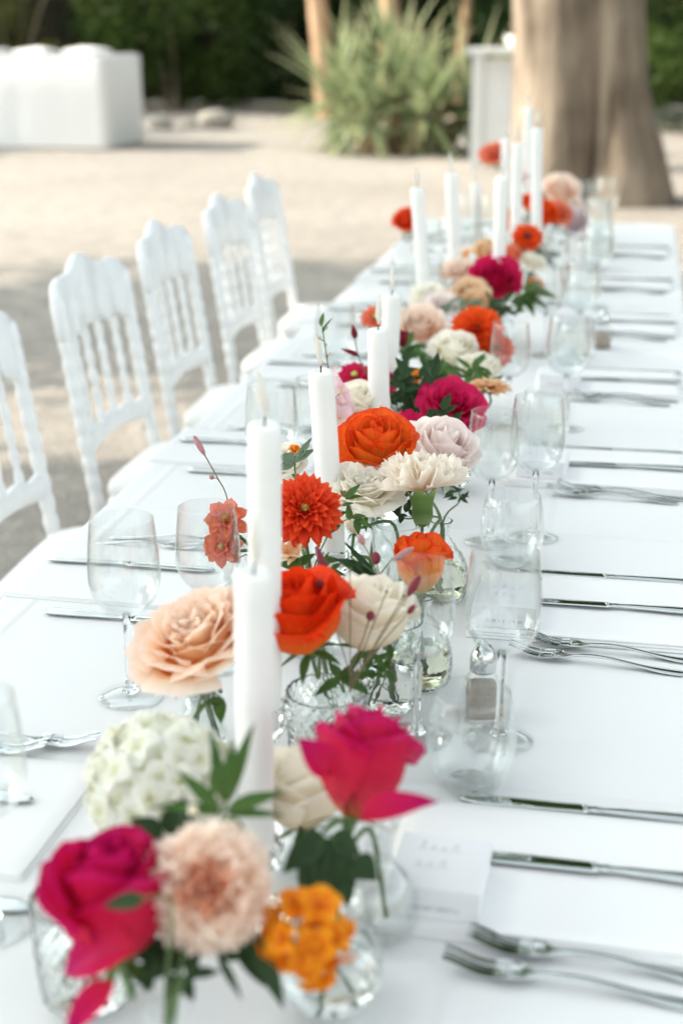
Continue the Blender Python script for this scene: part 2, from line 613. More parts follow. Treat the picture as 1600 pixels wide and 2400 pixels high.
def napkin_mesh(lx, ly, seed):
    """folded linen: three layers with soft rounded folds"""
    rnd = random.Random(seed)
    mb = MB()
    for k in range(3):
        e = 0.0025 * k + rnd.uniform(0, 0.0015)
        hx, hy, z0, th = lx / 2 - e, ly / 2 - e * 0.8, 0.0006 + 0.0034 * k, 0.0032
        n = 28
        pts = []
        cor = 0.004
        for (sx, sy, a0) in ((1, -1, -pi / 2), (1, 1, 0), (-1, 1, pi / 2), (-1, -1, pi)):
            for i in range(4):
                a = a0 + pi / 2 * i / 3
                pts.append((sx * (hx - cor) + cor * cos(a), sy * (hy - cor) + cor * sin(a)))
        m = len(pts)
        rings = [(0.0, 0.0), (0.0012, th * 0.3), (0.0012, th * 0.7), (0.0, th), (-0.02, th * 1.02)]
        v = []
        for off, dz in rings:
            for i, (x, y) in enumerate(pts):
                L = sqrt(x * x + y * y)
                w = 0.0008 * noise.noise((x * 20 + seed, y * 20, k * 3.0))
                v.append((x * (1 + off / L) + w, y * (1 + off / L) + w, z0 + dz + abs(w) * 0.3))
        f = []
        for r in range(len(rings) - 1):
            for i in range(m):
                j = (i + 1) % m
                f.append((r * m + i, r * m + j, (r + 1) * m + j, (r + 1) * m + i))
        f.append(tuple((len(rings) - 1) * m + i for i in range(m)))
        f.append(tuple(range(m - 1, -1, -1)))
        mb.add(v, f)
    return mesh('napkin', mb.v, mb.f, m_napkin)
NAPKINS = [napkin_mesh(0.285, 0.205, s) for s in (1, 2, 3)]

ORD = ['first', 'second', 'third', 'fourth', 'fifth', 'sixth', 'seventh', 'eighth']
def piece(name, parts, x, y, z, rz, label, cat, group):
    o = empty(name, (x, y, z), (0, 0, rz))
    for nm, me in parts: obj(nm, me, o)
    return tag(o, label, cat, group)

def favour_box(x, y, z, rz, label, seed):
    """small white gift box: a name written across the lid, a small printed line on the front"""
    rnd = random.Random(seed)
    o = empty('favour_box', (x, y, z), (0, 0, rz))
    W, D, Ht, LH = 0.076, 0.080, 0.029, 0.011
    def rbox(w, d, z0, z1, r=0.0008):
        pts = []
        for (sx, sy, a0) in ((1, -1, -pi / 2), (1, 1, 0), (-1, 1, pi / 2), (-1, -1, pi)):
            for i in range(3):
                a = a0 + pi / 4 * i
                pts.append((sx * (w / 2 - r) + r * cos(a), sy * (d / 2 - r) + r * sin(a)))
        m = len(pts); v = []
        for (q, zz) in ((1, z0), (1, z1 - r), (1 - r * .6 / (w / 2), z1 - r * .25), (1 - 2 * r / (w / 2), z1)):
            v += [(px * q, py * q, zz) for px, py in pts]
        f = [(k * m + i, k * m + (i + 1) % m, (k + 1) * m + (i + 1) % m, (k + 1) * m + i) for k in range(3) for i in range(m)]
        f += [tuple(range(m - 1, -1, -1)), tuple(3 * m + i for i in range(m))]
        return v, f
    v, f = rbox(W - .0022, D - .0022, 0.0, Ht - .002)
    obj('box_body', mesh('box_body', v, f, m_card, False), o)
    v, f = rbox(W, D, Ht - LH, Ht)
    lid = obj('lid', mesh('box_lid', v, f, m_card, False), o)
    mb = MB()
    def stroke(pts, w):
        for (x0, y0), (x1, y1) in zip(pts, pts[1:]):
            d = Vector((x1 - x0, y1 - y0)); L = d.length or 1e-6; nx, ny = -d.y / L * w, d.x / L * w
            mb.add([(x0 - nx, y0 - ny, Ht + .0002), (x1 - nx, y1 - ny, Ht + .0002), (x1 + nx, y1 + ny, Ht + .0002), (x0 + nx, y0 + ny, Ht + .0002)], [(0, 1, 2, 3)])
    for line in (0.014, -0.012):
        cx = -0.020 + rnd.uniform(-.004, .004)
        for k in range(4 if line > 0 else 3):     # loops and strokes of the handwriting
            h = rnd.choice([.016, .009, .008, .014]); w = rnd.uniform(.006, .010)
            stroke([(cx, line), (cx + w * .35, line + h), (cx + w * .55, line + h * .9), (cx + w * .45, line + h * .2), (cx + w, line + h * .1)], .00035)
            cx += w + .002
    mb.build('written_name', m_line, lid, smooth=False)
    mb = MB()
    fy = -D / 2 + .0011 - .0002
    xx = -0.021
    while xx < 0.021:
        w = rnd.uniform(0.0014, 0.0024)
        if rnd.random() > 0.16:
            zz = 0.0075
            for (p, q) in (((xx, zz), (xx, zz + .003)),) + ((((xx, zz + .003), (xx + w, zz + .003)),) if rnd.random() > .4 else ()) + ((((xx + w, zz), (xx + w, zz + .003)),) if rnd.random() > .5 else ()):
                hw = .0003
                mb.add([(p[0] - hw, fy, p[1] - hw), (q[0] + hw, fy, p[1] - hw), (q[0] + hw, fy, q[1] + hw), (p[0] - hw, fy, q[1] + hw)], [(0, 1, 2, 3)])
        xx += w + 0.0011
    mb.build('printed_words', m_ink, o, smooth=False)
    return tag(o, label, 'gift box', 'favour boxes on the napkins')

def lay_settings():
    rnd = random.Random(11)
    for i in range(7):                           # side of the table without chairs
        y = 0.6 * i
        w = f'{ORD[i]} setting from the front, chairless side'
        j = lambda a: rnd.uniform(-a, a)
        nx = -0.032 + j(.006)
        nap = obj('napkin', NAPKINS[i % 3], None, (nx, y + 1.088, TOP), (0, 0, j(.02)))
        tag(nap, f'folded white napkin of the {w}', 'napkin', 'folded napkins along the chairless side')
        g = 'forks along the chairless side'
        piece('fork', [('handle', FORK_HANDLE), ('tines', FORK_TINES)], -0.113 + j(.004), y + 0.949 + j(.004), TOP + .0005, -0.05 + j(.03), f'outer fork at the {w}', 'fork', g)
        piece('fork', [('handle', FORK_HANDLE), ('tines', FORK_TINES)], -0.095 + j(.004), y + 0.983 + j(.003), TOP + .0005 + (.0 if i else 0), -0.06 + j(.03), f'inner fork at the {w}', 'fork', g)
        g = 'knives along the chairless side'
        piece('knife', [('blade', KNIFE_BLADE), ('handle', KNIFE_HANDLE)], -0.118 + j(.006), y + 1.090 + j(.006), TOP + .0112, 0.0 + j(.02), f'knife lying on the napkin of the {w}', 'knife', g)
        piece('knife', [('blade', KNIFE_BLADE), ('handle', KNIFE_HANDLE)], -0.126 + j(.006), y + 1.209 + j(.004), TOP + .0004, -0.01 + j(.02), f'knife beyond the napkin of the {w}', 'knife', g)
        if i < 5:
            favour_box(-0.124 + (i > 0) * j(.004), y + 1.036 + (i > 0) * j(.006), TOP + .0112, -0.02 + (i > 0) * j(.04), f'small white favour box on the napkin of the {w}', 40 + i)
    for i in range(7):                           # side of the table with chairs
        y = 0.6 * i
        w = f'{ORD[i]} setting from the front, chair side'
        j = lambda a: rnd.uniform(-a, a)
        nap = obj('napkin', NAPKINS[(i + 1) % 3], None, (-0.622 + j(.006), y + 1.10, TOP), (0, 0, pi + j(.03)), (1, 1, 0.45))
        tag(nap, f'folded white napkin of the {w}', 'napkin', 'folded napkins along the chair side')
        g = 'knives along the chair side'
        piece('knife', [('blade', KNIFE_BLADE), ('handle', KNIFE_HANDLE)], -0.455 + j(.005), y + 0.956 + j(.004), TOP + .0004, pi + j(.03), f'knife before the napkin of the {w}', 'knife', g)
        piece('knife', [('blade', KNIFE_BLADE), ('handle', KNIFE_HANDLE)], -0.515 + j(.006), y + 1.118 + j(.004), TOP + .0054, pi + j(.03), f'knife lying on the napkin of the {w}', 'knife', g)
        g = 'forks along the chair side'
        piece('fork', [('handle', FORK_HANDLE), ('tines', FORK_TINES)], -0.500 + j(.004), y + 1.235 + j(.003), TOP + .0005, pi + 0.03 + j(.03), f'outer fork at the {w}', 'fork', g)
        piece('fork', [('handle', FORK_HANDLE), ('tines', FORK_TINES)], -0.540 + j(.004), y + 1.208 + j(.002), TOP + .0005, pi + 0.05 + j(.03), f'inner fork at the {w}', 'fork', g)
lay_settings()

# ================================================================ glassware
def make_wine_glass(h=0.205, rmax=0.0385, rrim=0.0335, zb=0.098):
    th = 0.0008
    prof = []
    for k in range(15):
        t = k / 14
        z = zb + (h - zb) * t
        if t < 0.4: r = rmax * sqrt(max(0.0, 1 - ((0.4 - t) / 0.415) ** 2))
        else:
            q = (t - 0.4) / 0.6
            r = rmax + (rrim - rmax) * (q * q * (1.6 - 0.6 * q))
        prof.append((max(r, 0.004), z))
    outer = prof
    inner = [(max(r - th, 0.001), z + (0.0022 if k == 0 else 0.0012 * (1 - k / 14))) for k, (r, z) in enumerate(prof)]
    rim = [(rrim - th * .2, h + .0005), (rrim - th * .8, h + .0005)]
    v, f = lathe(outer + rim + inner[::-1], 40)
    bowl = mesh('bowl', v, f, m_glass)
    sp = [(0.0044, zb + .0006), (0.0042, zb - 0.012), (0.0037, zb - 0.035), (0.0040, 0.03), (0.0052, 0.014), (0.009, 0.0075)]
    v, f = lathe(sp[::-1], 16)
    stem = mesh('stem', v, f, m_stemglass)
    fp = [(0.0005, 0.0012), (0.034, 0.0006), (0.0352, 0.0012), (0.0350, 0.0022), (0.020, 0.0042), (0.010, 0.0070), (0.0005, 0.0078)]
    v, f = lathe(fp, 40)
    foot = mesh('foot', v, f, m_glass)
    return [('bowl', bowl), ('stem', stem), ('foot', foot)]
def make_tumbler(h=0.098, rb=0.028, rmax=0.043, rrim=0.036):
    prof = []
    for k in range(15):
        t = k / 14
        if t < 0.45: r = rb + (rmax - rb) * sin(t / 0.45 * pi / 2)
        else:
            q = (t - 0.45) / 0.55; r = rmax + (rrim - rmax) * q * q
        prof.append((r, 0.0008 + (h - 0.0008) * t))
    inner = [(max(r - 0.0009, .001), z + 0.006 * (1 - k / 14) ** 2) for k, (r, z) in enumerate(prof)]
    v, f = lathe([(0.0005, 0.002), (rb * .8, 0.0018), (rb * .95, 0.0004)] + prof + [(rrim - .0003, h + .0005), (rrim - .001, h + .0005)] + inner[::-1] + [(0.0005, inner[0][1])], 40)
    body = mesh('tumbler_body', v, f, m_glass)
    v, f = lathe([(0.0006, 0.0026), (rb * .80, 0.0026), (rb * .84, 0.0036), (rb * .8, 0.0046), (0.0006, 0.0050)], 32)
    return [('body', body), ('thick_base', mesh('tumbler_base', v, f, m_glass))]
WINE, WINE2, TUMB = make_wine_glass(), make_wine_glass(0.190, 0.0365, 0.0315, 0.092), make_tumbler()

def set_glasses():
    rnd = random.Random(3)
    j = lambda a: rnd.uniform(-a, a)
    for i in range(7):
        y = 0.6 * i; s = 0.0 if i < 1 else 1.0
        w = f'{ORD[i]} setting from the front, chairless side'
        if i == 0: pass
        piece('wine_glass', WINE, -0.104 + s * j(.02), y + 1.335 + s * j(.02), TOP + .0003, j(3), f'large stemmed wine glass at the {w}', 'wine glass', 'wine glasses along the chairless side')
        piece('wine_glass', WINE2, -0.186 + s * j(.02), y + 1.322 + s * j(.02), TOP + .0003, j(3), f'smaller wine glass beside the flowers at the {w}', 'wine glass', 'wine glasses along the chairless side')
        piece('water_tumbler', TUMB, -0.122 + s * j(.02), y + 1.238 + s * j(.02), TOP + .0003, j(3), f'stemless tumbler at the {w}', 'tumbler', 'stemless tumblers along the chairless side')
    for i in range(7):
        y = 0.6 * (i - 1); s = 0.0 if i == 1 else 1.0
        w = f'{ORD[i]} setting from the front, chair side'
        if i == 0:
            piece('wine_glass', WINE, -0.478, 0.935, TOP + .0003, 0, f'blurred wine glass beside the white hydrangea at the {w}', 'wine glass', 'wine glasses along the chair side')
            continue
        piece('wine_glass', WINE, -0.505 + s * j(.02), y + 1.355 + s * j(.02), TOP + .0003, j(3), f'large stemmed wine glass at the {w}', 'wine glass', 'wine glasses along the chair side')
        piece('wine_glass', WINE2, -0.442 + s * j(.02), y + 1.452 + s * j(.02), TOP + .0003, j(3), f'smaller wine glass beside the flowers at the {w}', 'wine glass', 'wine glasses along the chair side')
set_glasses()

def shaker(x, y, label, rz):
    o = empty('pepper_shaker', (x, y, TOP), (0, 0, rz))
    def sq(r, z, a, k): return r / max(abs(cos(a)), abs(sin(a))) if 0.001 < r else r
    def rsq(r, z, a, k):
        q = (abs(cos(a)) ** 6 + abs(sin(a)) ** 6) ** (-1 / 6)
        return r * (q if z < 0.045 else 1 + (q - 1) * max(0, (0.052 - z) / 0.007))
    v, f = lathe([(0.001, 0.0006), (0.0165, 0.0006), (0.0185, 0.003), (0.0180, 0.02), (0.0168, 0.042), (0.0150, 0.047), (0.0128, 0.052), (0.0128, 0.056), (0.001, 0.0562)], 32, rsq)
    obj('glass_body', mesh('shaker_body', v, f, m_glass), o)
    v, f = lathe([(0.001, 0.0035), (0.0160, 0.0036), (0.0160, 0.020), (0.0150, 0.037), (0.001, 0.0375)], 32, rsq)
    obj('pepper', mesh('shaker_fill', v, f, m_pepper), o)
    v, f = lathe([(0.0134, 0.0535), (0.0138, 0.056), (0.0138, 0.066), (0.0130, 0.070), (0.0122, 0.0735), (0.0090, 0.0795), (0.0048, 0.0835), (0.0036, 0.0852), (0.0022, 0.0872), (0.0004, 0.0876)], 24)
    c = obj('cap', mesh('shaker_cap', v, f, m_steel), o)
    mb = MB()
    for k in range(5):
        a = 2 * pi * k / 5
        mb.box((0.0075 * cos(a), 0.0075 * sin(a), 0.0812), (0.0014, 0.0014, 0.0016))
    mb.build('cap_hole', m_wick, c, smooth=False)
    return tag(o, label, 'shaker', 'pepper shakers on the table')
shaker(-0.127, 1.385, 'small glass pepper shaker with metal cap behind the tumbler, the sharp one', 0.25)
shaker(-0.057, 3.235, 'small blurred pepper shaker standing alone on the far cloth', 0.4)

# ================================================================ chairs
def turned(z0, z1, r, beads, amp, n=8, per=6):
    prof = []
    m = beads * per
    for k in range(m + 1):
        t = k / m
        prof.append((r + amp * abs(sin(pi * beads * t)) - amp * .5, z0 + (z1 - z0) * t))
    return lathe(prof, n)
def build_chair():
    c = empty('banquet_chair')
    lean = lambda z: -0.20 - 0.075 * max(0, (z - 0.44) / 0.48)
    for s in (-1, 1):
        v, f = turned(0.0, 0.86, 0.0148, 22, 0.0035, 10, 5)
        v = [(x + lean(z), y + s * 0.192, z) for x, y, z in v]
        obj('back_post', mesh('back_post', v, f, m_paint), c)
        v, f = turned(0.0, 0.43, 0.0145, 13, 0.005, 10, 5)
        v = [(x + 0.19, y + s * 0.185, z) for x, y, z in v]
        obj('front_leg', mesh('front_leg', v, f, m_paint), c)
    # crest rail with a scalloped outline
    def board(top, bot, th, n=40, hw=0.21):
        v = []; f = []
        for k in range(n + 1):
            y = -hw + 2 * hw * k / n
            zt, zb = top(y), bot(y)
            for (z, dx) in ((zt - .004, th), (zt, th * .4), (zt, -th * .4), (zt - .004, -th), (zb + .004, -th), (zb, -th * .4), (zb, th * .4), (zb + .004, th)):
                v.append((lean(z) + dx - 0.02 * (1 - (y / hw) ** 2), y, z))
        for k in range(n):
            for i in range(8):
                j = (i + 1) % 8
                f.append((k * 8 + i, k * 8 + j, k * 8 + 8 + j, k * 8 + 8 + i))
        f += [tuple(range(7, -1, -1)), tuple(n * 8 + i for i in range(8))]
        return v, f
    def top(y):
        a = abs(y) / 0.21
        return 0.868 + 0.020 * abs(cos(a * pi * 1.5)) + 0.028 * max(0, 1 - (a / 0.55) ** 2) - 0.03 * max(0, a - 0.88) / 0.12
    def bot(y):
        a = abs(y) / 0.21
        return 0.775 - 0.020 * abs(cos(a * pi * 2.5)) + 0.02 * (1 - a) 
    v, f = board(top, bot, 0.011)
    obj('crest_rail', mesh('crest_rail', v, f, m_paint), c)
    v, f = board(lambda y: 0.575 + 0.012 * abs(cos(y / 0.2 * pi * 2)), lambda y: 0.535 + 0.012 * (1 - (y / 0.2) ** 2), 0.010, 24, 0.19)
    obj('lower_rail', mesh('lower_rail', v, f, m_paint), c)
    for k in range(4):
        y = -0.117 + 0.078 * k
        v, f = turned(0.570, 0.815, 0.0085, 6, 0.0035, 8, 6)
        v = [(px + lean(z) - 0.02 * (1 - (y / .2) ** 2), py + y, z) for px, py, z in v]
        obj('spindle', mesh('spindle', v, f, m_paint), c)
    # seat frame and cushion
    def sq(r, z, a, k):
        q = (abs(cos(a)) ** 5 + abs(sin(a)) ** 5) ** (-1 / 5)
        return r * q
    v, f = lathe([(0.02, 0.405), (0.195, 0.405), (0.205, 0.412), (0.205, 0.438), (0.195, 0.445), (0.02, 0.445)], 36, sq)
    obj('seat_frame', mesh('seat_frame', v, f, m_paint), c)
    v, f = lathe([(0.02, 0.446), (0.185, 0.446), (0.202, 0.458), (0.202, 0.474), (0.185, 0.490), (0.10, 0.500), (0.01, 0.502)], 36, sq)
    obj('cushion', mesh('cushion', v, f, m_cushion), c)
    for s in (-1, 1):
        v, f = tube([(-0.20, s * 0.19, 0.2), (0.19, s * 0.185, 0.2)], 0.011, 8)
        obj('stretcher', mesh('stretcher', v, f, m_paint), c)
    for x in (-0.2, 0.19):
        v, f = tube([(x, -0.188, 0.25), (x, 0.188, 0.25)], 0.011, 8)
        obj('stretcher', mesh('stretcher', v, f, m_paint), c)
    return c
CH = ['white spindle-back chair cut off by the frame edge, showing one post', 'white spindle-back chair with the sharpest scalloped crest, next to the cut-off one',
      'white spindle-back chair third from the front along the table', 'white blurred spindle-back chair fourth from the front', 'white spindle-back chair last and faintest in the row']
chair = build_chair()
for i, (y, rz, dx) in enumerate([(2.33, 0.03, 0.01), (2.94, -0.03, 0.0), (3.50, 0.02, -0.01), (4.08, 0.0, -0.015), (4.66, 0.03, -0.05)]):
    o = chair if i == 0 else copy_tree(chair)
    o.location = (-0.875 + dx, y, 0); o.scale = (1.0, 0.95, 1.06); o.rotation_euler = (0, 0, rz)
    tag(o, CH[i], 'chair', 'white chairs along the table')

# ================================================================ garden behind the table
def bark_mat(name, a, b, sc=1.0):
    m, nt, p, o = new_mat(name)
    n = noise_tex(nt, 7.0 * sc, 6.0, rough=0.7, stretch=(1, 1, 0.12))
    n2 = noise_tex(nt, 1.6 * sc, 2.0)
    ad = nt.nodes.new('ShaderNodeMath'); ad.operation = 'MULTIPLY_ADD'; ad.inputs[1].default_value = 0.6
    nt.links.new(n2.outputs['Fac'], ad.inputs[0]); nt.links.new(n.outputs['Fac'], ad.inputs[2])
    r = ramp(nt, ad.outputs[0], [(0.58, b), (0.78, [(p_ + q_) / 2 for p_, q_ in zip(a, b)]), (0.98, a)])
    nt.links.new(r.outputs[0], p.inputs['Base Color'])
    p.inputs['Roughness'].default_value = 0.9
    bump(nt, p, n.outputs['Fac'], 0.9, 0.03)
    return m
m_bark = bark_mat('plane_tree_bark', (0.37, 0.30, 0.23), (0.11, 0.08, 0.055))
m_bark2 = bark_mat('pale_bark', (0.62, 0.42, 0.26), (0.36, 0.22, 0.13))
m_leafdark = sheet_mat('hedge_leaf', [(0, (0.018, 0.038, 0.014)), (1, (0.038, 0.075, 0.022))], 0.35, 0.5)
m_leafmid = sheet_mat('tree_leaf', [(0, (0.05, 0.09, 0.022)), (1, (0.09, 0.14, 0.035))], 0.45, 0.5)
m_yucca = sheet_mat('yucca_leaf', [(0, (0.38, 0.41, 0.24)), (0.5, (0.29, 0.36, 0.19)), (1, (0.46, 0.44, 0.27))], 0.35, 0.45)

def leaf_cloud(rnd, spots, n, size, flat=0.5):
    """n small leaves spread through the balls in spots (x, y, z, r)"""
    mb = MB()
    tot = sum(s[3] ** 2 for s in spots)
    for (x, y, z, r) in spots:
        for k in range(int(n * r * r / tot)):
            d = Vector((rnd.gauss(0, 1), rnd.gauss(0, 1), rnd.gauss(0, 1))).normalized() * r * (rnd.random() ** 0.35)
            d.z *= 0.85
            c = Vector((x, y, z)) + d
            a = Vector((rnd.gauss(0, 1), rnd.gauss(0, 1), rnd.gauss(0, 0.6))).normalized()
            b = a.cross(Vector((rnd.gauss(0, 1), rnd.gauss(0, 1), rnd.gauss(0, 1)))).normalized()
            s = size * rnd.uniform(0.6, 1.3)
            mb.add([c - a * s, c + b * s * 0.42, c + a * s, c - b * s * 0.42], [(0, 1, 2, 3)], [(0.5, 0), (0, .5), (0.5, 1), (1, .5)])
    return mb

def trunk_mesh(path, radii, n=14, seed=0, rough=0.06):
    v, f = tube(path, radii, n)
    v = [Vector(p) for p in v]
    out = []
    for p in v:
        c = min((Vector(q) for q in path), key=lambda q: abs(q.z - p.z))
        d = p - c; a = math.atan2(d.y, d.x)
        w = noise.noise((p.x * 2.1 + seed, p.y * 2.1, p.z * 0.9)) * 0.22
        w += 0.10 * noise.noise((cos(a) * 2.6 + seed, sin(a) * 2.6, p.z * 0.35)) + 0.07 * noise.noise((cos(a) * 7 + seed, sin(a) * 7, p.z * 0.8))
        out.append(p + Vector((d.x, d.y, 0)) * w)
    return out, f

def tree(name, label, x, y, trunks, crown, n, size, seed, mb_bark, leaf, group=None):
    rnd = random.Random(seed)
    o = empty(name, (x, y, 0))
    for (path, radii) in trunks:
        v, f = trunk_mesh(bez(path, 10), radii_for(radii, len(bez(path, 10))), 48, seed)
        obj('trunk', mesh('trunk', v, f, mb_bark), o)
    for (a, b, r) in branches_for(trunks, crown, rnd):
        v, f = tube(bez([a, (a + b) / 2 + Vector((rnd.uniform(-.3, .3), rnd.uniform(-.3, .3), .2)), b], 4), [r * (1 - .7 * k / 8) for k in range(9)], 7)
        obj('limb', mesh('limb', v, f, mb_bark), o)
    leaf_cloud(rnd, crown, n, size).build('crown', leaf, o, smooth=False)
    return tag(o, label, 'tree', group)
def radii_for(r, n):
    out = []
    for k in range(n):
        t = k / (n - 1) * (len(r) - 1); i = min(int(t), len(r) - 2); out.append(r[i] + (r[i + 1] - r[i]) * (t - i))
    return out
def branches_for(trunks, crown, rnd):
    top = Vector(trunks[0][0][-1])
    return [(top - Vector((0, 0, 0.3)), Vector(c[:3]), trunks[0][1][-1] * 0.6) for c in crown[:6]]

def blobs(rnd, cx, cy_, cz, rx, ry, rz, k, r0, r1):
    out = []
    for i in range(k):
        d = Vector((rnd.gauss(0, 1), rnd.gauss(0, 1), rnd.gauss(0, 1))).normalized() * (rnd.random() ** 0.4)
        out.append((cx + d.x * rx, cy_ + d.y * ry, cz + d.z * rz, rnd.uniform(r0, r1)))
    return out

R0 = random.Random(77)
# big double-trunked tree at the end of the table
tree('plane_tree', 'big tree with two stout pale trunks beyond the far end of the table', -0.15, 12.4,
     [([(0.06, 0, -0.1), (0.05, 0, 0.35), (-0.03, 0.02, 1.0), (-0.12, 0.05, 2.2), (0.2, 0.1, 4.6)], [0.44, 0.31, 0.235, 0.205, 0.20]),
      ([(-0.52, 0.06, -0.1), (-0.53, 0.06, 0.5), (-0.56, 0.06, 1.5), (-0.66, 0.1, 3.0), (-1.5, 0.8, 5.0)], [0.43, 0.375, 0.35, 0.335, 0.28])],
     blobs(R0, 0.3, -1.2, 6.4, 5.0, 4.2, 2.2, 44, 0.9, 1.6), 20000, 0.13, 21, m_bark, m_leafmid)

# sunlit slender trees behind the yucca
for (lab, x, y, dx, r, sd) in [('slender sunlit tree rising behind the spiky bush, nearest its outer tips', -4.62, 22.0, -0.2, 0.15, 1), ('slender sunlit tree rising behind the middle of the spiky bush', -3.55, 21.6, -0.1, 0.15, 2), ('thinnest sunlit tree behind the spiky bush beside the stout trunk', -2.75, 22.6, 0.12, 0.085, 3)]:
    tree('slender_tree', lab, x, y, [([(0, 0, -0.1), (dx * .4, 0, 0.8), (dx, 0.1, 2.0), (dx * 1.4, 0.1, 4.5)], [r * 1.25, r, r * .9, r * .7])],
         blobs(R0, dx * 1.4, 0.2, 5.6, 1.5, 1.5, 0.9, 8, 0.6, 0.9), 1500, 0.12, sd + 30, m_bark2, m_leafmid, 'slender trees behind the bush')

# shade trees standing outside the picture towards the sun
TRK = [([(0, 0, -0.1), (0.1, 0, 1.5), (0, 0.1, 3.2), (0.1, 0.1, 4.5)], [0.42, 0.3, 0.27, 0.22])]
for (lab, x, y, rx, ry, rz, k, n, sd) in [
        ('broad shade tree beside the chairs, out of the picture', -9.0, 2.6, 2.8, 3.0, 1.9, 30, 14500, 51),
        ('shade tree behind the photographer, out of the picture', -9.2, -2.2, 3.0, 2.6, 1.9, 22, 10000, 52),
        ('rounded shade tree between the chairs and the buffet table, out of the picture', -10.6, 6.9, 2.6, 2.0, 1.7, 20, 5200, 54),
        ('tall shade tree past the buffet table, out of the picture', -19.5, 17.6, 2.8, 2.4, 1.9, 22, 9000, 53)]:
    tree('shade_tree', lab, x, y, TRK, blobs(R0, 0.3, 0, 6.1, rx, ry, rz, k, 1.0, 1.45), n, 0.145, sd, m_bark, m_leafmid)

# dense shrubs closing the garden
SH = [(-13.2, 21.5, 2.2, 3.2), (-10.2, 23.4, 2.3, 3.2), (-7.6, 24.2, 1.7, 2.7), (-5.6, 24.6, 1.7, 3.0), (-3.3, 24.2, 2.0, 3.4), (-1.2, 22.8, 1.7, 3.0), (1.0, 20.5, 1.7, 3.1), (3.2, 19.0, 1.8, 3.2), (-15.8, 23, 2.3, 3.4)]
SHL = ['olive-tinged shrub behind the covered buffet table', 'dark shrub beyond the corner of the buffet table', 'deep green shrub between the buffet table and the slender trees', 'dark shrub behind the outermost slender tree',
       'dark shrub behind the middle slender trees', 'dark shrub showing between the bush and the stout trunk', 'glossy shrub showing past the stout double trunk', 'shrub at the garden edge beyond the stout tree', 'shrub closing the garden past the buffet table, out of the picture']
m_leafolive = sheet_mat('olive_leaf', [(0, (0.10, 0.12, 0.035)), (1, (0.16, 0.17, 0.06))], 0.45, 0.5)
for i, (x, y, r, h) in enumerate(SH):
    rnd = random.Random(200 + i)
    o = empty('garden_shrub', (x, y, 0))
    spots = []
    for k in range(30):
        a = rnd.random() * 2 * pi; q = r * sqrt(rnd.random()) * 0.85
        spots.append((q * cos(a), 0.7 * q * sin(a), rnd.uniform(0.35, h), rnd.uniform(0.4, 0.75)))
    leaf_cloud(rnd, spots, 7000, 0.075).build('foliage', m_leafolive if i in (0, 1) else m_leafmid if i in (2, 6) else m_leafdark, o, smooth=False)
    for k in range(5):
        a = rnd.random() * 6
        v, f = tube(bez([(0.2 * cos(a), .2 * sin(a), -0.05), (0.4 * cos(a), .4 * sin(a), h * .4), (r * .5 * cos(a), r * .5 * sin(a), h * .85)], 4), [0.05, 0.045, 0.04, 0.035, 0.03, 0.025, 0.02, 0.015, 0.01], 6)
        obj('stem', mesh('shrub_stem', v, f, m_bark), o)
    tag(o, SHL[i], 'shrub', 'shrubs closing the garden')

# boundary wall of dense evergreen hedge behind the shrubs
def hedge(x0, y0, x1, y1, h, label, seed):
    rnd = random.Random(seed)
    o = empty('clipped_hedge', ((x0 + x1) / 2, (y0 + y1) / 2, 0))
    d = Vector((x1 - x0, y1 - y0, 0)); L = d.length; d.normalize(); nrm = Vector((-d.y, d.x, 0))
    spots = []
    k = int(L / 0.6)
    for i in range(k):
        for q in range(5):
            p = d * (i * 0.6 - L / 2 + rnd.uniform(-.2, .2)) + nrm * rnd.uniform(-.3, .3)
            spots.append((p.x, p.y, 0.4 + (h - .6) * q / 4, 0.55))
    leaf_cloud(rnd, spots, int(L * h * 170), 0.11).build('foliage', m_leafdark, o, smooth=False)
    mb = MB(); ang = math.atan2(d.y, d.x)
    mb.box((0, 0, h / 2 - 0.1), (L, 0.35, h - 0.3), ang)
    mb.build('shade_core', plain('shade_core_' + str(seed), (0.03, 0.026, 0.018), 0.95, nscale=6, namp=.4), o, smooth=False)  # near-black box: its colour stands in for deep shade between the leaves
    tag(o, label, 'hedge')
hedge(-22, 26.0, 9, 25.6, 4.2, 'tall dark evergreen hedge behind the shrubs', 301)
hedge(5.6, 25, 4.6, 6, 3.6, 'dark hedge along the chairless side of the garden, out of the picture', 302)

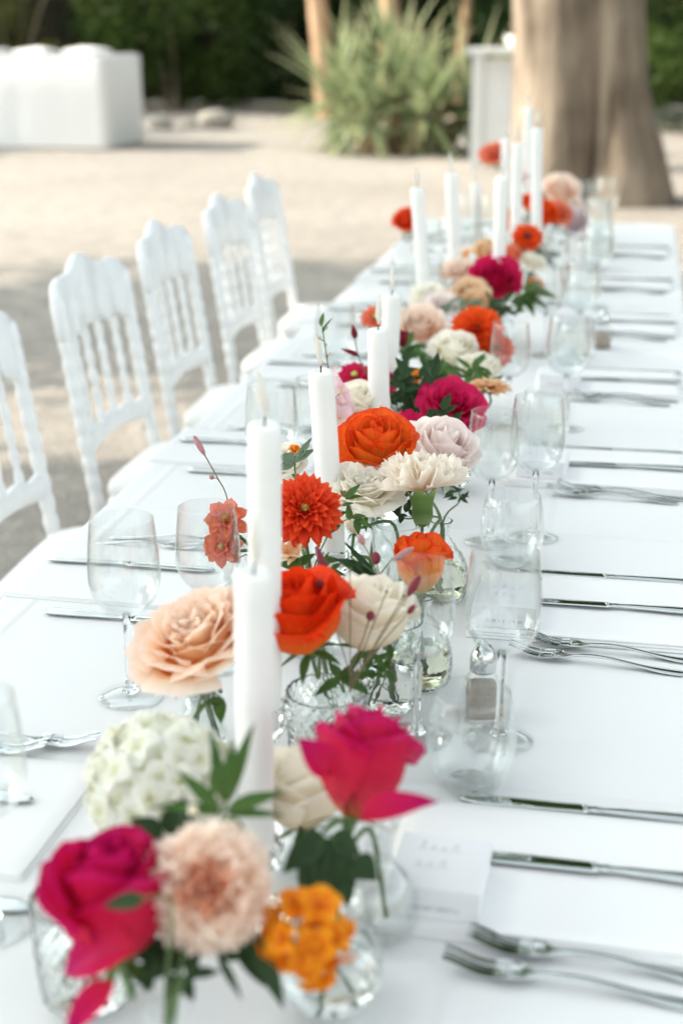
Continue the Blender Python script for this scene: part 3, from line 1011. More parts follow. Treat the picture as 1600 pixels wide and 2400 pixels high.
# spiky yucca bush
def build_yucca():
    rnd = random.Random(9)
    o = empty('yucca_bush', (-2.72, 16.7, 0))
    meshes = []
    for k in range(5):
        L = 1.0; bend = [0.05, 0.14, 0.24, 0.36, 0.5][k]
        def fn(u, v):
            w = 0.036 * (1 - v ** 2.2) * (0.55 + 0.9 * v * (1 - v) * 2) + 0.0015
            return (u * w, v * L * (1 - 0.25 * bend * v), 0.0 - bend * v * v + abs(u) * w * 0.45)
        v, f, uv = grid(2, 7, fn)
        meshes.append(mesh('yucca_leaf', v, f, m_yucca, True, uv))
    heads = [(0, 0, 0.62), (-0.70, 0.1, 0.52), (-0.45, 0.0, 0.45), (0.55, 0.05, 0.52), (-0.25, -0.35, 0.35), (0.35, -0.35, 0.38), (0.8, 0.3, 0.4), (-0.05, 0.3, 0.75)]
    for hx, hy, hz in heads:
        v, f = tube([(hx * .4, hy * .4, -0.05), (hx * .8, hy * .8, hz * .6), (hx, hy, hz)], [0.10, 0.085, 0.07], 10)
        obj('stem', mesh('yucca_stem', v, f, m_bark2), o)
        for k in range(42):
            az = rnd.random() * 2 * pi; el = radians(rnd.uniform(-38, 82))
            s = rnd.uniform(0.75, 1.3)
            k2 = min(4, max(0, int((1 - el / 1.5) * 2.2 + rnd.uniform(-.5, 1))))
            m4 = Matrix.Translation((hx, hy, hz)) @ Matrix.Rotation(az, 4, 'Z') @ Matrix.Rotation(el, 4, 'X') @ Matrix.Diagonal((1.2, s, s, 1))
            obj('leaf', meshes[k2], o, mw=m4)
    tag(o, 'big spiky yucca bush with pale strap leaves on the gravel', 'bush')
build_yucca()

# buffet table under a white cloth, with folded linen on top
def build_buffet():
    o = empty('buffet_table', (-8.0, 16.9, 0))
    tag(o, 'tall buffet table wholly covered with a white cloth', 'buffet table')
    hx, hy, h = 2.0, 0.62, 1.03
    pts = []
    for (sx, sy) in ((-1, -1), (1, -1), (1, 1), (-1, 1)):
        pts.append((sx * hx, sy * hy))
    per = []
    for i in range(4):
        a, b = pts[i], pts[(i + 1) % 4]
        n = 40 if i % 2 == 0 else 14
        for k in range(n): per.append((a[0] + (b[0] - a[0]) * k / n, a[1] + (b[1] - a[1]) * k / n))
    m = len(per); v = []; f = []
    rings = [(-0.03, h), (0, h - 0.004), (0.008, h - 0.02), (0.012, h * .6), (0.022, 0.02)]
    for off, z in rings:
        for i, (x, y) in enumerate(per):
            w = (1 - z / h) * 0.011 * (noise.noise((i * 0.45, 3.3, 0)) + 0.5 * noise.noise((i * 1.3, 8.1, 0)))
            q = Vector((x / hx, y / hy)); 
            v.append((x + (off + w) * (1 if x > 0 else -1) * (abs(x) > hx - .01), y + (off + w) * (1 if y > 0 else -1) * (abs(y) > hy - .01), z))
    for k in range(len(rings) - 1):
        for i in range(m):
            j = (i + 1) % m
            f.append((k * m + i, k * m + j, (k + 1) * m + j, (k + 1) * m + i))
    f.append(tuple(range(m)))
    obj('cloth', mesh('buffet_cloth', v, f, m_cloth), o)
    mb = MB(); mb.box((0, 0, h - 0.05), (2 * hx - .08, 2 * hy - .08, 0.04)); mb.build('board', m_paint, o, smooth=False)
    rnd = random.Random(4)
    spec = [(-6.45, 16.95, 0.30, 'tallest rumpled white cloth bundle at the end of the buffet table'), (-7.0, 16.75, 0.27, 'low rumpled white cloth bundle beside the tallest one on the buffet table'), (-7.55, 16.7, 0.25, 'small white cloth bundle midway along the buffet table')]
    for k, (x, y, s, lab) in enumerate(spec):
        bm = bmesh.new(); bmesh.ops.create_icosphere(bm, subdivisions=3, radius=1)
        for q in bm.verts:
            w = 1 + 0.22 * noise.noise(q.co * 2 + Vector((k * 5, 0, 0))) + 0.1 * noise.noise(q.co * 5)
            q.co = Vector((q.co.x * s * w, q.co.y * s * .8 * w, max(-0.02, q.co.z * s * 0.20 * w + 0.03 * noise.noise(q.co * 4))))
        me = bpy.data.meshes.new('linen_bundle'); bm.to_mesh(me); bm.free(); me.materials.append(m_napkin)
        me.polygons.foreach_set('use_smooth', [True] * len(me.polygons))
        tag(obj('linen_bundle', me, None, (x, y, h + 0.022)), lab, 'linen', 'linen on the buffet table')
build_buffet()

# white pedestal partly hidden by the big trunk
def build_pedestal():
    o = empty('white_pedestal', (-1.62, 15.2, 0))
    mb = MB(); mb.box((0.35, 0, 1.13), (0.95, 0.6, 0.055)); mb.build('top', m_paint, o, smooth=False)
    for x in (-0.02, 0.7):
        for y in (-.22, .22):
            mb = MB(); mb.box((x, y, 0.55), (0.075, 0.075, 1.10)); mb.build('leg', m_paint, o, smooth=False)
    mb = MB(); mb.box((0.34, 0.2, 0.55), (0.62, 0.02, 1.0)); mb.build('panel', m_paint, o, smooth=False)
    tag(o, 'white high pedestal table half hidden by the stout trunk', 'pedestal')
    v, f = lathe([(0.02, 0), (0.10, 0.0), (0.15, 0.05), (0.17, 0.11), (0.165, 0.115), (0.13, 0.05), (0.02, 0.02)], 24)
    tag(obj('serving_bowl', mesh('serving_bowl', v, f, m_paint), None, (-1.22, 15.15, 1.160)), 'white bowl standing on the pedestal beside the stout trunk', 'bowl')
build_pedestal()

# stones along the edge of the planting
for k, (x, y, s, lab) in enumerate([(-6.45, 19.6, 0.20, 'rounded pale stone by the corner of the buffet table'), (-5.75, 19.9, 0.26, 'largest pale stone at the foot of the dark shrubs'), (-6.1, 19.8, 0.12, 'smallest pale stone between two bigger ones under the shrubs')]):
    bm = bmesh.new(); bmesh.ops.create_icosphere(bm, subdivisions=2, radius=1)
    for q in bm.verts:
        w = 1 + 0.3 * noise.noise(q.co * 1.3 + Vector((k * 9, 1, 2)))
        q.co = Vector((q.co.x * s * w, q.co.y * s * w * .8, q.co.z * s * w * .65))
    me = bpy.data.meshes.new('garden_stone'); bm.to_mesh(me); bm.free()
    me.materials.append(MATS.get('pale_stone') or plain('pale_stone', (0.36, 0.33, 0.29), 0.9, nscale=5, namp=.25, bumpd=.02))
    me.polygons.foreach_set('use_smooth', [True] * len(me.polygons))
    tag(obj('garden_stone', me, None, (x, y, s * .35)), lab, 'stone', 'stones at the foot of the shrubs')

# ================================================================ flowers
CACHE = {}
def cached(key, fn):
    if key not in CACHE: CACHE[key] = fn()
    return CACHE[key]

def wave(a, s): return noise.noise((a * 1.7 + s * 3.1, s * 7.7, 0.5))

def cup_petal(key, mat, r_base, r_mid, r_top, h, span, curl, z0=0.0, point=0.0, ruffle=0.0, seed=0, nu=10, nv=8, drop=0.0):
    """petal that wraps round the bloom's axis; unit bloom has outer radius about 1"""
    def fn(u, v):
        wv = 0.30 + 0.70 * sin(min(v / 0.62, 1.0) * pi / 2)
        vv = v * (1 - 0.20 * abs(u) ** 2.4 * v + point * max(0, 1 - abs(u) * 2.2) * v * v)
        if vv < 0.58:
            t = vv / 0.58; r = r_base + (r_mid - r_base) * sin(t * pi / 2) ** 0.9
        else:
            t = (vv - 0.58) / 0.42; r = r_mid + (r_top - r_mid) * t * t
        z = z0 + h * vv
        e = max(0.0, (v - 0.72) / 0.28)
        r += curl * e * e * (0.8 + 0.5 * abs(u))
        z -= curl * e * e * (0.35 + drop) * (0.6 + 0.8 * abs(u))
        w = ruffle * v ** 3 * (noise.noise((u * 2.4 + seed * 5.3, v * 1.5, seed * 1.7)) * 1.4 + noise.noise((u * 6.5 + seed * 2.3, v * 2.5, seed * 3.7)) * 0.5)
        r += w; z += w * 0.5
        a = u * span * wv * (1 + 0.05 * noise.noise((v * 3, seed, 0)))
        r *= 1 + 0.07 * u
        return (r * cos(a), r * sin(a), z)
    v, f, uv = grid(nu, nv, fn)
    return mesh(key, v, f, mat, True, uv)

# tiers: (count, r_base, r_mid, r_top, height, half span, curl, z0, point, ruffle)
ROSE_TIERS = {
    'rose': [(2, .04, .12, .07, 1.66, 2.2, 0.00, .10, .0, .02), (3, .05, .24, .17, 1.68, 1.5, .03, .08, .02, .03), (3, .06, .37, .30, 1.67, 1.35, .05, .06, .03, .03), (4, .07, .50, .45, 1.63, 1.15, .08, .04, .03, .04),
             (5, .08, .62, .60, 1.58, 1.05, .12, .03, .04, .05), (5, .09, .76, .76, 1.50, .98, .19, .01, .05, .06), (4, .10, .84, .88, 1.32, 1.0, .28, .0, .08, .07)],
    'bud':  [(2, .04, .12, .07, 1.98, 2.2, 0.00, .10, .0, .02), (3, .05, .24, .15, 2.00, 1.5, .02, .08, .02, .03), (3, .06, .36, .26, 1.98, 1.35, .05, .06, .0, .03), (4, .07, .50, .40, 1.96, 1.2, .08, .04, .0, .04),
             (4, .09, .64, .52, 1.90, 1.25, .16, .02, .03, .05), (3, .10, .76, .66, 1.74, 1.3, .26, .0, .06, .06)],
    'open': [(4, .04, .12, .10, .98, 1.5, 0.0, .14, .0, .14), (5, .05, .22, .19, 1.03, 1.1, .05, .12, .0, .16), (6, .06, .34, .32, 1.06, .9, .08, .10, .0, .18), (7, .07, .47, .46, 1.06, .8, .12, .08, .0, .18),
             (7, .08, .60, .64, 1.02, .8, .18, .06, .02, .17), (6, .09, .72, .82, .95, .85, .24, .03, .04, .15), (6, .10, .78, 1.0, .80, .9, .26, .0, .05, .13)],
    'peony': [(4, .04, .16, .12, .92, 1.2, .02, .16, .0, .10), (5, .05, .30, .24, .98, .95, .05, .14, .0, .12), (6, .06, .44, .40, 1.02, .85, .07, .10, .0, .12), (7, .07, .60, .58, 1.02, .8, .10, .08, .0, .12),
              (7, .08, .76, .78, .98, .75, .12, .04, .0, .12), (6, .10, .86, .98, .86, .8, .18, .0, .03, .12)],
}
def build_rose(root, kind, pal, D, seed):
    rnd = random.Random(seed)
    s = D / 2
    for ti, T in enumerate(ROSE_TIERS[kind]):
        n, rb, rm, rt, h, sp, cu, z0, pt, ru = T
        ph = rnd.random() * 6
        for k in range(n):
            var = (k + seed) % 3
            me = cached((kind, pal, ti, var), lambda: cup_petal('petal', PET[pal], rb, rm, rt, h, sp, cu * (0.8 + 0.25 * var), z0, pt, ru, ti * 3 + var))
            a = ph + 2 * pi * k / n + rnd.uniform(-.12, .12)
            tilt = rnd.uniform(-.05, .05) + (0.05 * (ti >= len(ROSE_TIERS[kind]) - 2))
            m4 = Matrix.Rotation(a, 4, 'Z') @ Matrix.Rotation(tilt, 4, 'Y') @ Matrix.Scale(s * rnd.uniform(.96, 1.04), 4)
            obj('petal', me, root, mw=m4)
    # hip and sepals
    v, f = lathe([(0.02, -.22), (.10, -.20), (.17, -.08), (.15, .03), (.05, .08)], 10)
    obj('hip', cached(('hip',), lambda: mesh('hip', v, f, m_stemgreen)), root, scale=s)
    sep = cached(('sepal',), lambda: leaf_mesh('sepal', m_leafgreen, 0.75, 0.13, 0.5))
    for k in range(5):
        obj('sepal', sep, root, mw=Matrix.Rotation(2 * pi * k / 5 + seed, 4, 'Z') @ Matrix.Translation((.12 * s, 0, -.02 * s)) @ Matrix.Rotation(rnd.uniform(-.2, .7), 4, 'Y') @ Matrix.Rotation(-pi / 2, 4, 'Z') @ Matrix.Scale(s, 4))

def leaf_mesh(name, mat, L, W, bend=0.2, fold=0.25, nu=4, nv=7, tip=1.6):
    """leaf along +Y, bending down"""
    def fn(u, v):
        w = W * (sin(pi * min(1, v ** 0.75)) ** 0.9) * (1 - 0.25 * v) + 0.0005 * L
        return (u * w, L * v * (1 - .12 * bend * v), -bend * L * v * v * 0.5 + abs(u) * w * fold + 0.03 * L * noise.noise((u, v * 3, L * 9 + W)))
    v, f, uv = grid(nu, nv, fn)
    return mesh(name, v, f, mat, True, uv)

def build_carnation(root, pal, D, seed, side=False):
    rnd = random.Random(seed)
    s = D / 2
    metas = [(9, 2, 1.0), (10, 22, .98), (9, 42, .92), (8, 60, .84), (7, 76, .76), (5, 87, .68)] if not side else [(7, 14, 1.02), (7, 30, 1.0), (6, 46, .95), (5, 64, .86)]
    def pm(var, pl):
        def fn(u, v):
            w = 0.05 + 0.52 * max(0, v - 0.25) ** 0.8 
            zig = 1 + 0.05 * (1 if int((u + 1) * 9 + .5) % 2 else -1) * v ** 6 - 0.16 * abs(u) ** 2.2 * v
            ruf = 0.23 * max(0, v - .35) * (sin(u * 6.5 + var * 2) + 0.6 * noise.noise((u * 4, v * 2, var * 3.3)))
            x = v * zig
            return (x, u * w, ruf + 0.18 * v * v * (0.3 + .2 * var))
        v, f, uv = grid(16, 7, fn)
        return mesh('petal', v, f, PET[pl], True, uv)
    for ti, (n, el, L) in enumerate(metas):
        ph = rnd.random() * 6
        for k in range(n):
            pl = 'blushdeep' if (pal == 'blush' and (ti >= 4 or (ti == 3 and k % 2))) else pal
            me = cached(('carn', pl, k % 4), lambda: pm(k % 4, pl))
            m4 = Matrix.Rotation(ph + 2 * pi * k / n + rnd.uniform(-.2, .2), 4, 'Z') @ Matrix.Translation((0, 0, .02 * s)) @ Matrix.Rotation(-radians(el + rnd.uniform(-7, 7)), 4, 'Y') @ Matrix.Rotation(rnd.uniform(-.3, .3), 4, 'X') @ Matrix.Scale(s * L * rnd.uniform(.93, 1.05), 4)
            obj('petal', me, root, mw=m4)
    # calyx: green tube with five teeth
    def teeth(r, z, a, k): return r * (1 + (0.12 * cos(5 * a) if k >= 4 else 0))
    v, f = lathe([(.05, -.72), (.16, -.66), (.225, -.5), (.225, -.25), (.27, -.08), (.30, .02)], 30, teeth, cap1=False)
    v = [(x, y, z + (0.085 * cos(5 * math.atan2(y, x)) if z > -.1 else 0)) for x, y, z in v]
    uv = [(0.5, (z + .72) / .8) for x, y, z in v]
    obj('calyx', cached(('calyx',), lambda: mesh('calyx', v, f, m_calyx, True, uv)), root, scale=s)
    bract = cached(('bract',), lambda: leaf_mesh('bract', m_leafgreen, 0.28, 0.11, -.4, .3))
    for k in range(4):
        obj('bract', bract, root, mw=Matrix.Rotation(pi / 2 * k, 4, 'Z') @ Matrix.Translation((.13 * s, 0, -.74 * s)) @ Matrix.Rotation(-1.2, 4, 'Y') @ Matrix.Rotation(-pi / 2, 4, 'Z') @ Matrix.Scale(s, 4))

DAHLIA = {
    'full':   [(15, -28, .96), (16, -10, 1.0), (16, 4, 1.0), (16, 17, .97), (16, 30, .90), (15, 43, .80), (13, 56, .66), (11, 68, .50), (8, 80, .36)],
    'single': [(13, 2, 1.0), (13, 16, .95), (11, 32, .80), (9, 52, .52)],
    'coral':  [(7, -5, 1.0), (7, 22, .95), (6, 45, .85), (4, 68, .65)],
}
def build_dahlia(root, pal, D, seed, form='full', centre='m_button'):
    rnd = random.Random(seed)
    s = D / 2
    wid = {'full': .150, 'single': .20, 'coral': .27}[form]
    def pm(var):
        cup = 0.5 + .2 * var
        def fn(u, v):
            w = wid * min(1, .35 + 1.1 * v) * (1 if v < .55 else max(0.0, 1 - ((v - .55) / .46) ** 3) ** .6) + 0.004
            return (v * (1 - .05 * u * u), u * w, cup * w * (u * u) * (1.3 - v * .7) - 0.06 * v * v + .02 * sin(v * 5 + var))
        v, f, uv = grid(4, 7, fn)
        return mesh('petal', v, f, PET[pal], True, uv)
    for ti, (n, el, L) in enumerate(DAHLIA[form]):
        ph = rnd.random() * 6
        for k in range(n):
            me = cached(('dah', form, pal, k % 3), lambda: pm(k % 3))
            m4 = Matrix.Rotation(ph + 2 * pi * k / n + rnd.uniform(-.1, .1), 4, 'Z') @ Matrix.Rotation(-radians(el + rnd.uniform(-6, 6)), 4, 'Y') @ Matrix.Rotation(rnd.uniform(-.25, .25), 4, 'X') @ Matrix.Scale(s * L * rnd.uniform(.92, 1.05), 4)
            obj('petal', me, root, mw=m4)
    v, f = lathe([(.02, .05), (.16, .08), (.20, .2), (.16, .30), (.07, .35), (.01, .36)], 14, lambda r, z, a, k: r * (1 + .08 * sin(7 * a + k * 2)))
    obj('button', cached(('but', centre), lambda: mesh('button', v, f, MATS[centre])), root, scale=s * (1.0 if form != 'full' else .8))
    v, f = lathe([(.03, -.22), (.14, -.2), (.24, -.08), (.14, .02)], 12)
    obj('receptacle', cached(('recep',), lambda: mesh('receptacle', v, f, m_stemgreen)), root, scale=s)

def build_hydrangea(root, pal, D, seed):
    rnd = random.Random(seed)
    s = D / 2
    def fm(var):
        mb = MB()
        for q in range(4):
            def fn(u, v):
                w = 0.16 * sin(pi * min(1, .08 + .86 * v)) ** .7
                x = .02 + .24 * v
                z = .05 * v * (1 - v) * 4 - .05 * v * v + .03 * u * u + .02 * noise.noise((u * 2, v * 2, var * 4 + q))
                a = q * pi / 2
                return (x * cos(a) - u * w * sin(a), x * sin(a) + u * w * cos(a), z)
            v, f, uv = grid(4, 4, fn)
            mb.add(v, f, uv)
        return mesh('floret', mb.v, mb.f, PET[pal], True, mb.uv)
    n = 95
    for k in range(n):
        z = 1 - 1.55 * (k + .5) / n
        a = k * 2.39996
        r = sqrt(max(0, 1 - z * z))
        d = Vector((r * cos(a), r * sin(a), z * .85)) * rnd.uniform(.82, 1.02)
        me = cached(('hyd', pal, k % 3), lambda: fm(k % 3))
        obj('floret', me, root, mw=orient(d * s + Vector((0, 0, .7 * s)), d + Vector((rnd.uniform(-.35, .35), rnd.uniform(-.35, .35), rnd.uniform(-.3, .3))), rnd.random() * 6) @ Matrix.Scale(s * rnd.uniform(.95, 1.25), 4))
    v, f = lathe([(.03, .0), (.3, .35), (.55, .7), (.4, 1.1), (.05, 1.25)], 10)
    obj('twig_heart', cached(('hydheart',), lambda: mesh('twig_heart', v, f, m_palegreen)), root, scale=s)

def star_floret(pal, np_=5, wide=.34, cupf=.25):
    def make():
        mb = MB()
        for q in range(np_):
            a = 2 * pi * q / np_
            def fn(u, v):
                w = wide * sin(pi * min(1, .10 + .86 * v)) ** .8
                x = .06 + .94 * v; z = cupf * v * (1.3 - v) + .12 * u * u * w * 3
                return (x * cos(a) - u * w * sin(a), x * sin(a) + u * w * cos(a), z)
            v, f, uv = grid(4, 5, fn)
            mb.add(v, f, uv)
        return mesh('floret', mb.v, mb.f, PET[pal], True, mb.uv)
    return cached(('star', pal, np_, wide, cupf), make)

def build_cluster(root, pal, D, seed, n=24):
    """rounded head of small star florets"""
    rnd = random.Random(seed)
    s = D / 2
    for k in range(n):
        z = 1 - 1.5 * (k + .5) / n; a = k * 2.39996; r = sqrt(max(0, 1 - z * z))
        d = Vector((r * cos(a), r * sin(a), z))
        obj('floret', star_floret(pal, 5, .46, .75), root, mw=orient(d * s * rnd.uniform(.55, .95), d + Vector((rnd.uniform(-.6, .6), rnd.uniform(-.6, .6), rnd.uniform(-.6, .6))), rnd.random() * 6) @ Matrix.Scale(s * rnd.uniform(.38, .58), 4))
        v, f = tube([(0, 0, -s), tuple(d * s * .6)], .0007, 4)
        obj('pedicel', mesh('pedicel', v, f, m_stemgreen), root)

def build_lily(root, pal, D, seed):
    """two small trumpet blooms of six petals"""
    rnd = random.Random(seed); s = D / 2
    for q in range(2):
        base = Matrix.Translation((rnd.uniform(-.4, .4) * s, rnd.uniform(-.4, .4) * s, q * .3 * s)) @ Matrix.Rotation(rnd.uniform(-.6, .6), 4, 'X') @ Matrix.Rotation(rnd.uniform(-.6, .6), 4, 'Y')
        for k in range(6):
            me = cached(('lily', pal, k % 2), lambda: leaf_mesh('petal', PET[pal], 1.0, .30 if k % 2 else .24, .9, -.35))
            obj('petal', me, root, mw=base @ Matrix.Rotation(pi / 3 * k, 4, 'Z') @ Matrix.Rotation(.95, 4, 'X') @ Matrix.Scale(s * .9, 4))

def build_spike(root, pal, D, seed, length):
    """tall stem of star florets, buds towards the tip (local Z up)"""
    rnd = random.Random(seed)
    v, f = tube([(0, 0, 0), (0.002, 0, length * .5), (0, .002, length)], [.0016, .0013, .0007], 6)
    obj('stalk', mesh('stalk', v, f, m_stemgreen), root)
    n = 15
    for k in range(n):
        t = k / (n - 1); a = k * 2.4
        d = Vector((cos(a), sin(a), .35)); c = Vector((0, 0, length * (.02 + .93 * t))) + d * (.016 * (1 - .6 * t))
        if t < .62:
            obj('floret', star_floret(pal, 5, .42, .3), root, mw=orient(c, d, rnd.random() * 6) @ Matrix.Scale(.024 * (1 - .4 * t), 4))
        else:
            bud = cached(('sbud', t > .8), lambda: mesh('bud', *lathe([(.05, -1), (.5, -.5), (.6, 0), (.35, .6), (.05, 1)], 8), m_palegreen if t > .8 else m_budpink))
            obj('bud', bud, root, mw=orient(c, d) @ Matrix.Scale(.0065 * (1.3 - .7 * t), 4))
        v, f = tube([(0, 0, c.z - .006), tuple(c)], .0007, 4)
        obj('pedicel', mesh('pedicel', v, f, m_stemgreen), root)
    for k in range(2):
        obj('leaf', cached(('spleaf',), lambda: leaf_mesh('leaf', m_leafgreen, .03, .004, .3)), root, loc=(0, 0, length * (.93 + .05 * k)), rot=(.8, 0, 2 * k))

def build_burnet(root, L, W, mat, seed):
    def md(r, z, a, k): return r * (1 + .10 * sin(9 * a + (k % 2) * pi))
    n = 16
    prof = [(max(.02, W / 2 * sin(pi * min(1, .04 + .94 * k / n)) ** .55), L * k / n) for k in range(n + 1)]
    prof = [(min(r, W / 2), z) for r, z in prof]
    prof[0] = (W * .1, 0); prof[-1] = (W * .08, L)
    v, f = lathe(prof, 18, md)
    obj('seed_head', mesh('seed_head', v, f, mat, False), root)

def stem_to(root, pts, r=.0016, mat=None, start=None):
    """stalk from the bloom's foot through the vase neck to the vase floor, given in world points"""
    inv = root.matrix_world.inverted() if False else (Matrix.Translation(root.location) @ root.rotation_euler.to_matrix().to_4x4()).inverted()
    loc = [inv @ Vector(p) for p in pts]
    path = bez([Vector((0, 0, 0 if start is None else start))] + loc, 6)
    v, f = tube(path, [r * (.85 + .3 * k / len(path)) for k in range(len(path))], 7)
    obj('stem', mesh('stem', v, f, mat or m_stemgreen), root)

# ---------------------------------------------------------------- petal colours
PET = {}
PET['hotpink'] = sheet_mat('hot_pink_petal', [(0, (0.84, 0.28, 0.12)), (0.2, (0.72, 0.05, 0.09)), (0.5, (0.66, 0.014, 0.058)), (0.85, (0.62, 0.008, 0.07)), (1, (0.54, 0.008, 0.13))], .32, .5, vein=.16)
PET['orange'] = sheet_mat('orange_rose_petal', [(0, (0.92, 0.50, 0.03)), (0.25, (0.92, 0.22, 0.015)), (0.6, (0.90, 0.10, 0.010)), (1, (0.86, 0.05, 0.008))], .36, .5, vein=.16)
PET['bicolour'] = sheet_mat('flame_orange_petal', [(0, (0.95, 0.60, 0.10)), (0.4, (0.95, 0.38, 0.06)), (0.8, (0.95, 0.25, 0.03)), (0.97, (0.90, 0.13, 0.02)), (1, (0.80, 0.04, 0.02))], .38, .5, vein=.16)
PET['peach'] = sheet_mat('peach_petal', [(0, (0.97, 0.38, 0.05)), (0.45, (0.97, 0.50, 0.16)), (0.75, (0.97, 0.67, 0.40)), (1, (0.97, 0.84, 0.75))], .5, .55, vein=.06)
PET['blush'] = sheet_mat('blush_petal', [(0, (0.97, 0.48, 0.28)), (0.4, (0.97, 0.66, 0.48)), (0.75, (0.97, 0.79, 0.66)), (1, (0.97, 0.86, 0.77))], .5, .55, vein=.05)
PET['blushdeep'] = sheet_mat('coral_blush_petal', [(0, (0.95, 0.26, 0.10)), (0.5, (0.97, 0.42, 0.22)), (0.85, (0.97, 0.58, 0.40)), (1, (0.97, 0.72, 0.57))], .55, .55, vein=.05)
PET['cream'] = sheet_mat('cream_petal', [(0, (0.95, 0.76, 0.50)), (0.4, (0.96, 0.87, 0.72)), (1, (0.96, 0.92, 0.83))], .5, .6, vein=.05)
PET['white'] = sheet_mat('ivory_petal', [(0, (0.95, 0.80, 0.56)), (0.4, (0.96, 0.90, 0.76)), (1, (0.96, 0.935, 0.86))], .5, .6, vein=.05)
PET['lilac'] = sheet_mat('pale_lilac_petal', [(0, (0.94, 0.74, 0.68)), (0.4, (0.94, 0.81, 0.77)), (1, (0.95, 0.87, 0.84))], .48, .6, vein=.06)
PET['creamcarn'] = sheet_mat('cream_carnation_petal', [(0, (0.95, 0.72, 0.52)), (0.6, (0.95, 0.86, 0.75)), (1, (0.95, 0.90, 0.82))], .48, .6, vein=.04)
PET['dahliared'] = sheet_mat('vermilion_petal', [(0, (0.30, 0.005, 0.004)), (0.3, (0.62, 0.018, 0.008)), (0.7, (0.80, 0.05, 0.014)), (1, (0.86, 0.11, 0.03))], .30, .55, vein=.18)
PET['redorange'] = sheet_mat('red_orange_petal', [(0, (0.42, 0.006, 0.004)), (0.4, (0.80, 0.045, 0.008)), (1, (0.90, 0.13, 0.018))], .33, .55, vein=.12)
PET['coral'] = sheet_mat('coral_petal', [(0, (0.82, 0.14, 0.06)), (0.5, (0.88, 0.20, 0.10)), (1, (0.90, 0.30, 0.18))], .38, .55, vein=.16)
PET['amber'] = sheet_mat('amber_petal', [(0, (0.75, 0.14, 0.008)), (0.4, (0.90, 0.28, 0.010)), (1, (0.92, 0.40, 0.016))], .33, .5, vein=.16)
PET['apricot'] = sheet_mat('apricot_petal', [(0, (0.75, 0.28, 0.08)), (0.5, (0.90, 0.56, 0.30)), (1, (0.91, 0.70, 0.48))], .38, .55, vein=.16)
PET['pink'] = sheet_mat('pale_pink_petal', [(0, (0.84, 0.60, 0.40)), (0.3, (0.87, 0.62, 0.66)), (1, (0.88, 0.70, 0.74))], .40, .55, vein=.06)
PET['magenta'] = sheet_mat('magenta_petal', [(0, (0.82, 0.22, 0.22)), (0.5, (0.74, 0.03, 0.11)), (1, (0.66, 0.012, 0.11))], .33, .5, vein=.16)
PET['hydr'] = sheet_mat('white_floret_petal', [(0, (0.82, 0.82, 0.56)), (0.3, (0.93, 0.925, 0.83)), (1, (0.95, 0.945, 0.91))], .45, .6, vein=.03)
PET['crimson'] = sheet_mat('crimson_petal', [(0, (0.60, 0.015, 0.05)), (0.5, (0.56, 0.008, 0.09)), (1, (0.48, 0.008, 0.14))], .25, .5, vein=.16)
PET['burgundy'] = sheet_mat('burgundy_petal', [(0, (0.10, 0.006, 0.01)), (1, (0.22, 0.010, 0.025))], .2, .5)
m_leafgreen = sheet_mat('leaf_green', [(0, (0.10, 0.18, 0.045)), (0.6, (0.07, 0.145, 0.035)), (1, (0.055, 0.12, 0.03))], .25, .38, vein=.2)
m_leafdeep = sheet_mat('deep_leaf_green', [(0, (0.035, 0.07, 0.025)), (1, (0.028, 0.06, 0.024))], .18, .36, vein=.2)
m_leafgrey = sheet_mat('grey_leaf_green', [(0, (0.17, 0.24, 0.16)), (1, (0.13, 0.20, 0.13))], .25, .5, vein=.15)
m_stemgreen = plain('stem_green', (0.07, 0.13, 0.035), .5, nscale=60, namp=.25)
m_calyx = sheet_mat('calyx_green', [(0, (0.26, 0.36, 0.15)), (.35, (0.10, 0.17, 0.045)), (.8, (0.12, 0.20, 0.05)), (.93, (0.20, 0.29, 0.09)), (1, (0.42, 0.24, 0.12))], .1, .5, vein=.3)
m_palegreen = plain('pale_green', (0.42, 0.46, 0.24), .6, nscale=50, namp=.2)
m_budpink = plain('bud_pink', (0.68, 0.50, 0.44), .6, nscale=50, namp=.2)
m_button = plain('m_button', (0.45, 0.48, 0.10), .6, nscale=300, namp=.3)
m_dark = plain('m_dark', (0.03, 0.012, 0.012), .7, nscale=200, namp=.3)
m_burnet = plain('burnet_red', (0.17, 0.018, 0.03), .8, nscale=700, namp=.5)
m_burnetpink = plain('burnet_pink', (0.42, 0.20, 0.20), .85, nscale=900, namp=.55)
m_twig = plain('thin_brown_stem', (0.16, 0.12, 0.06), .6)

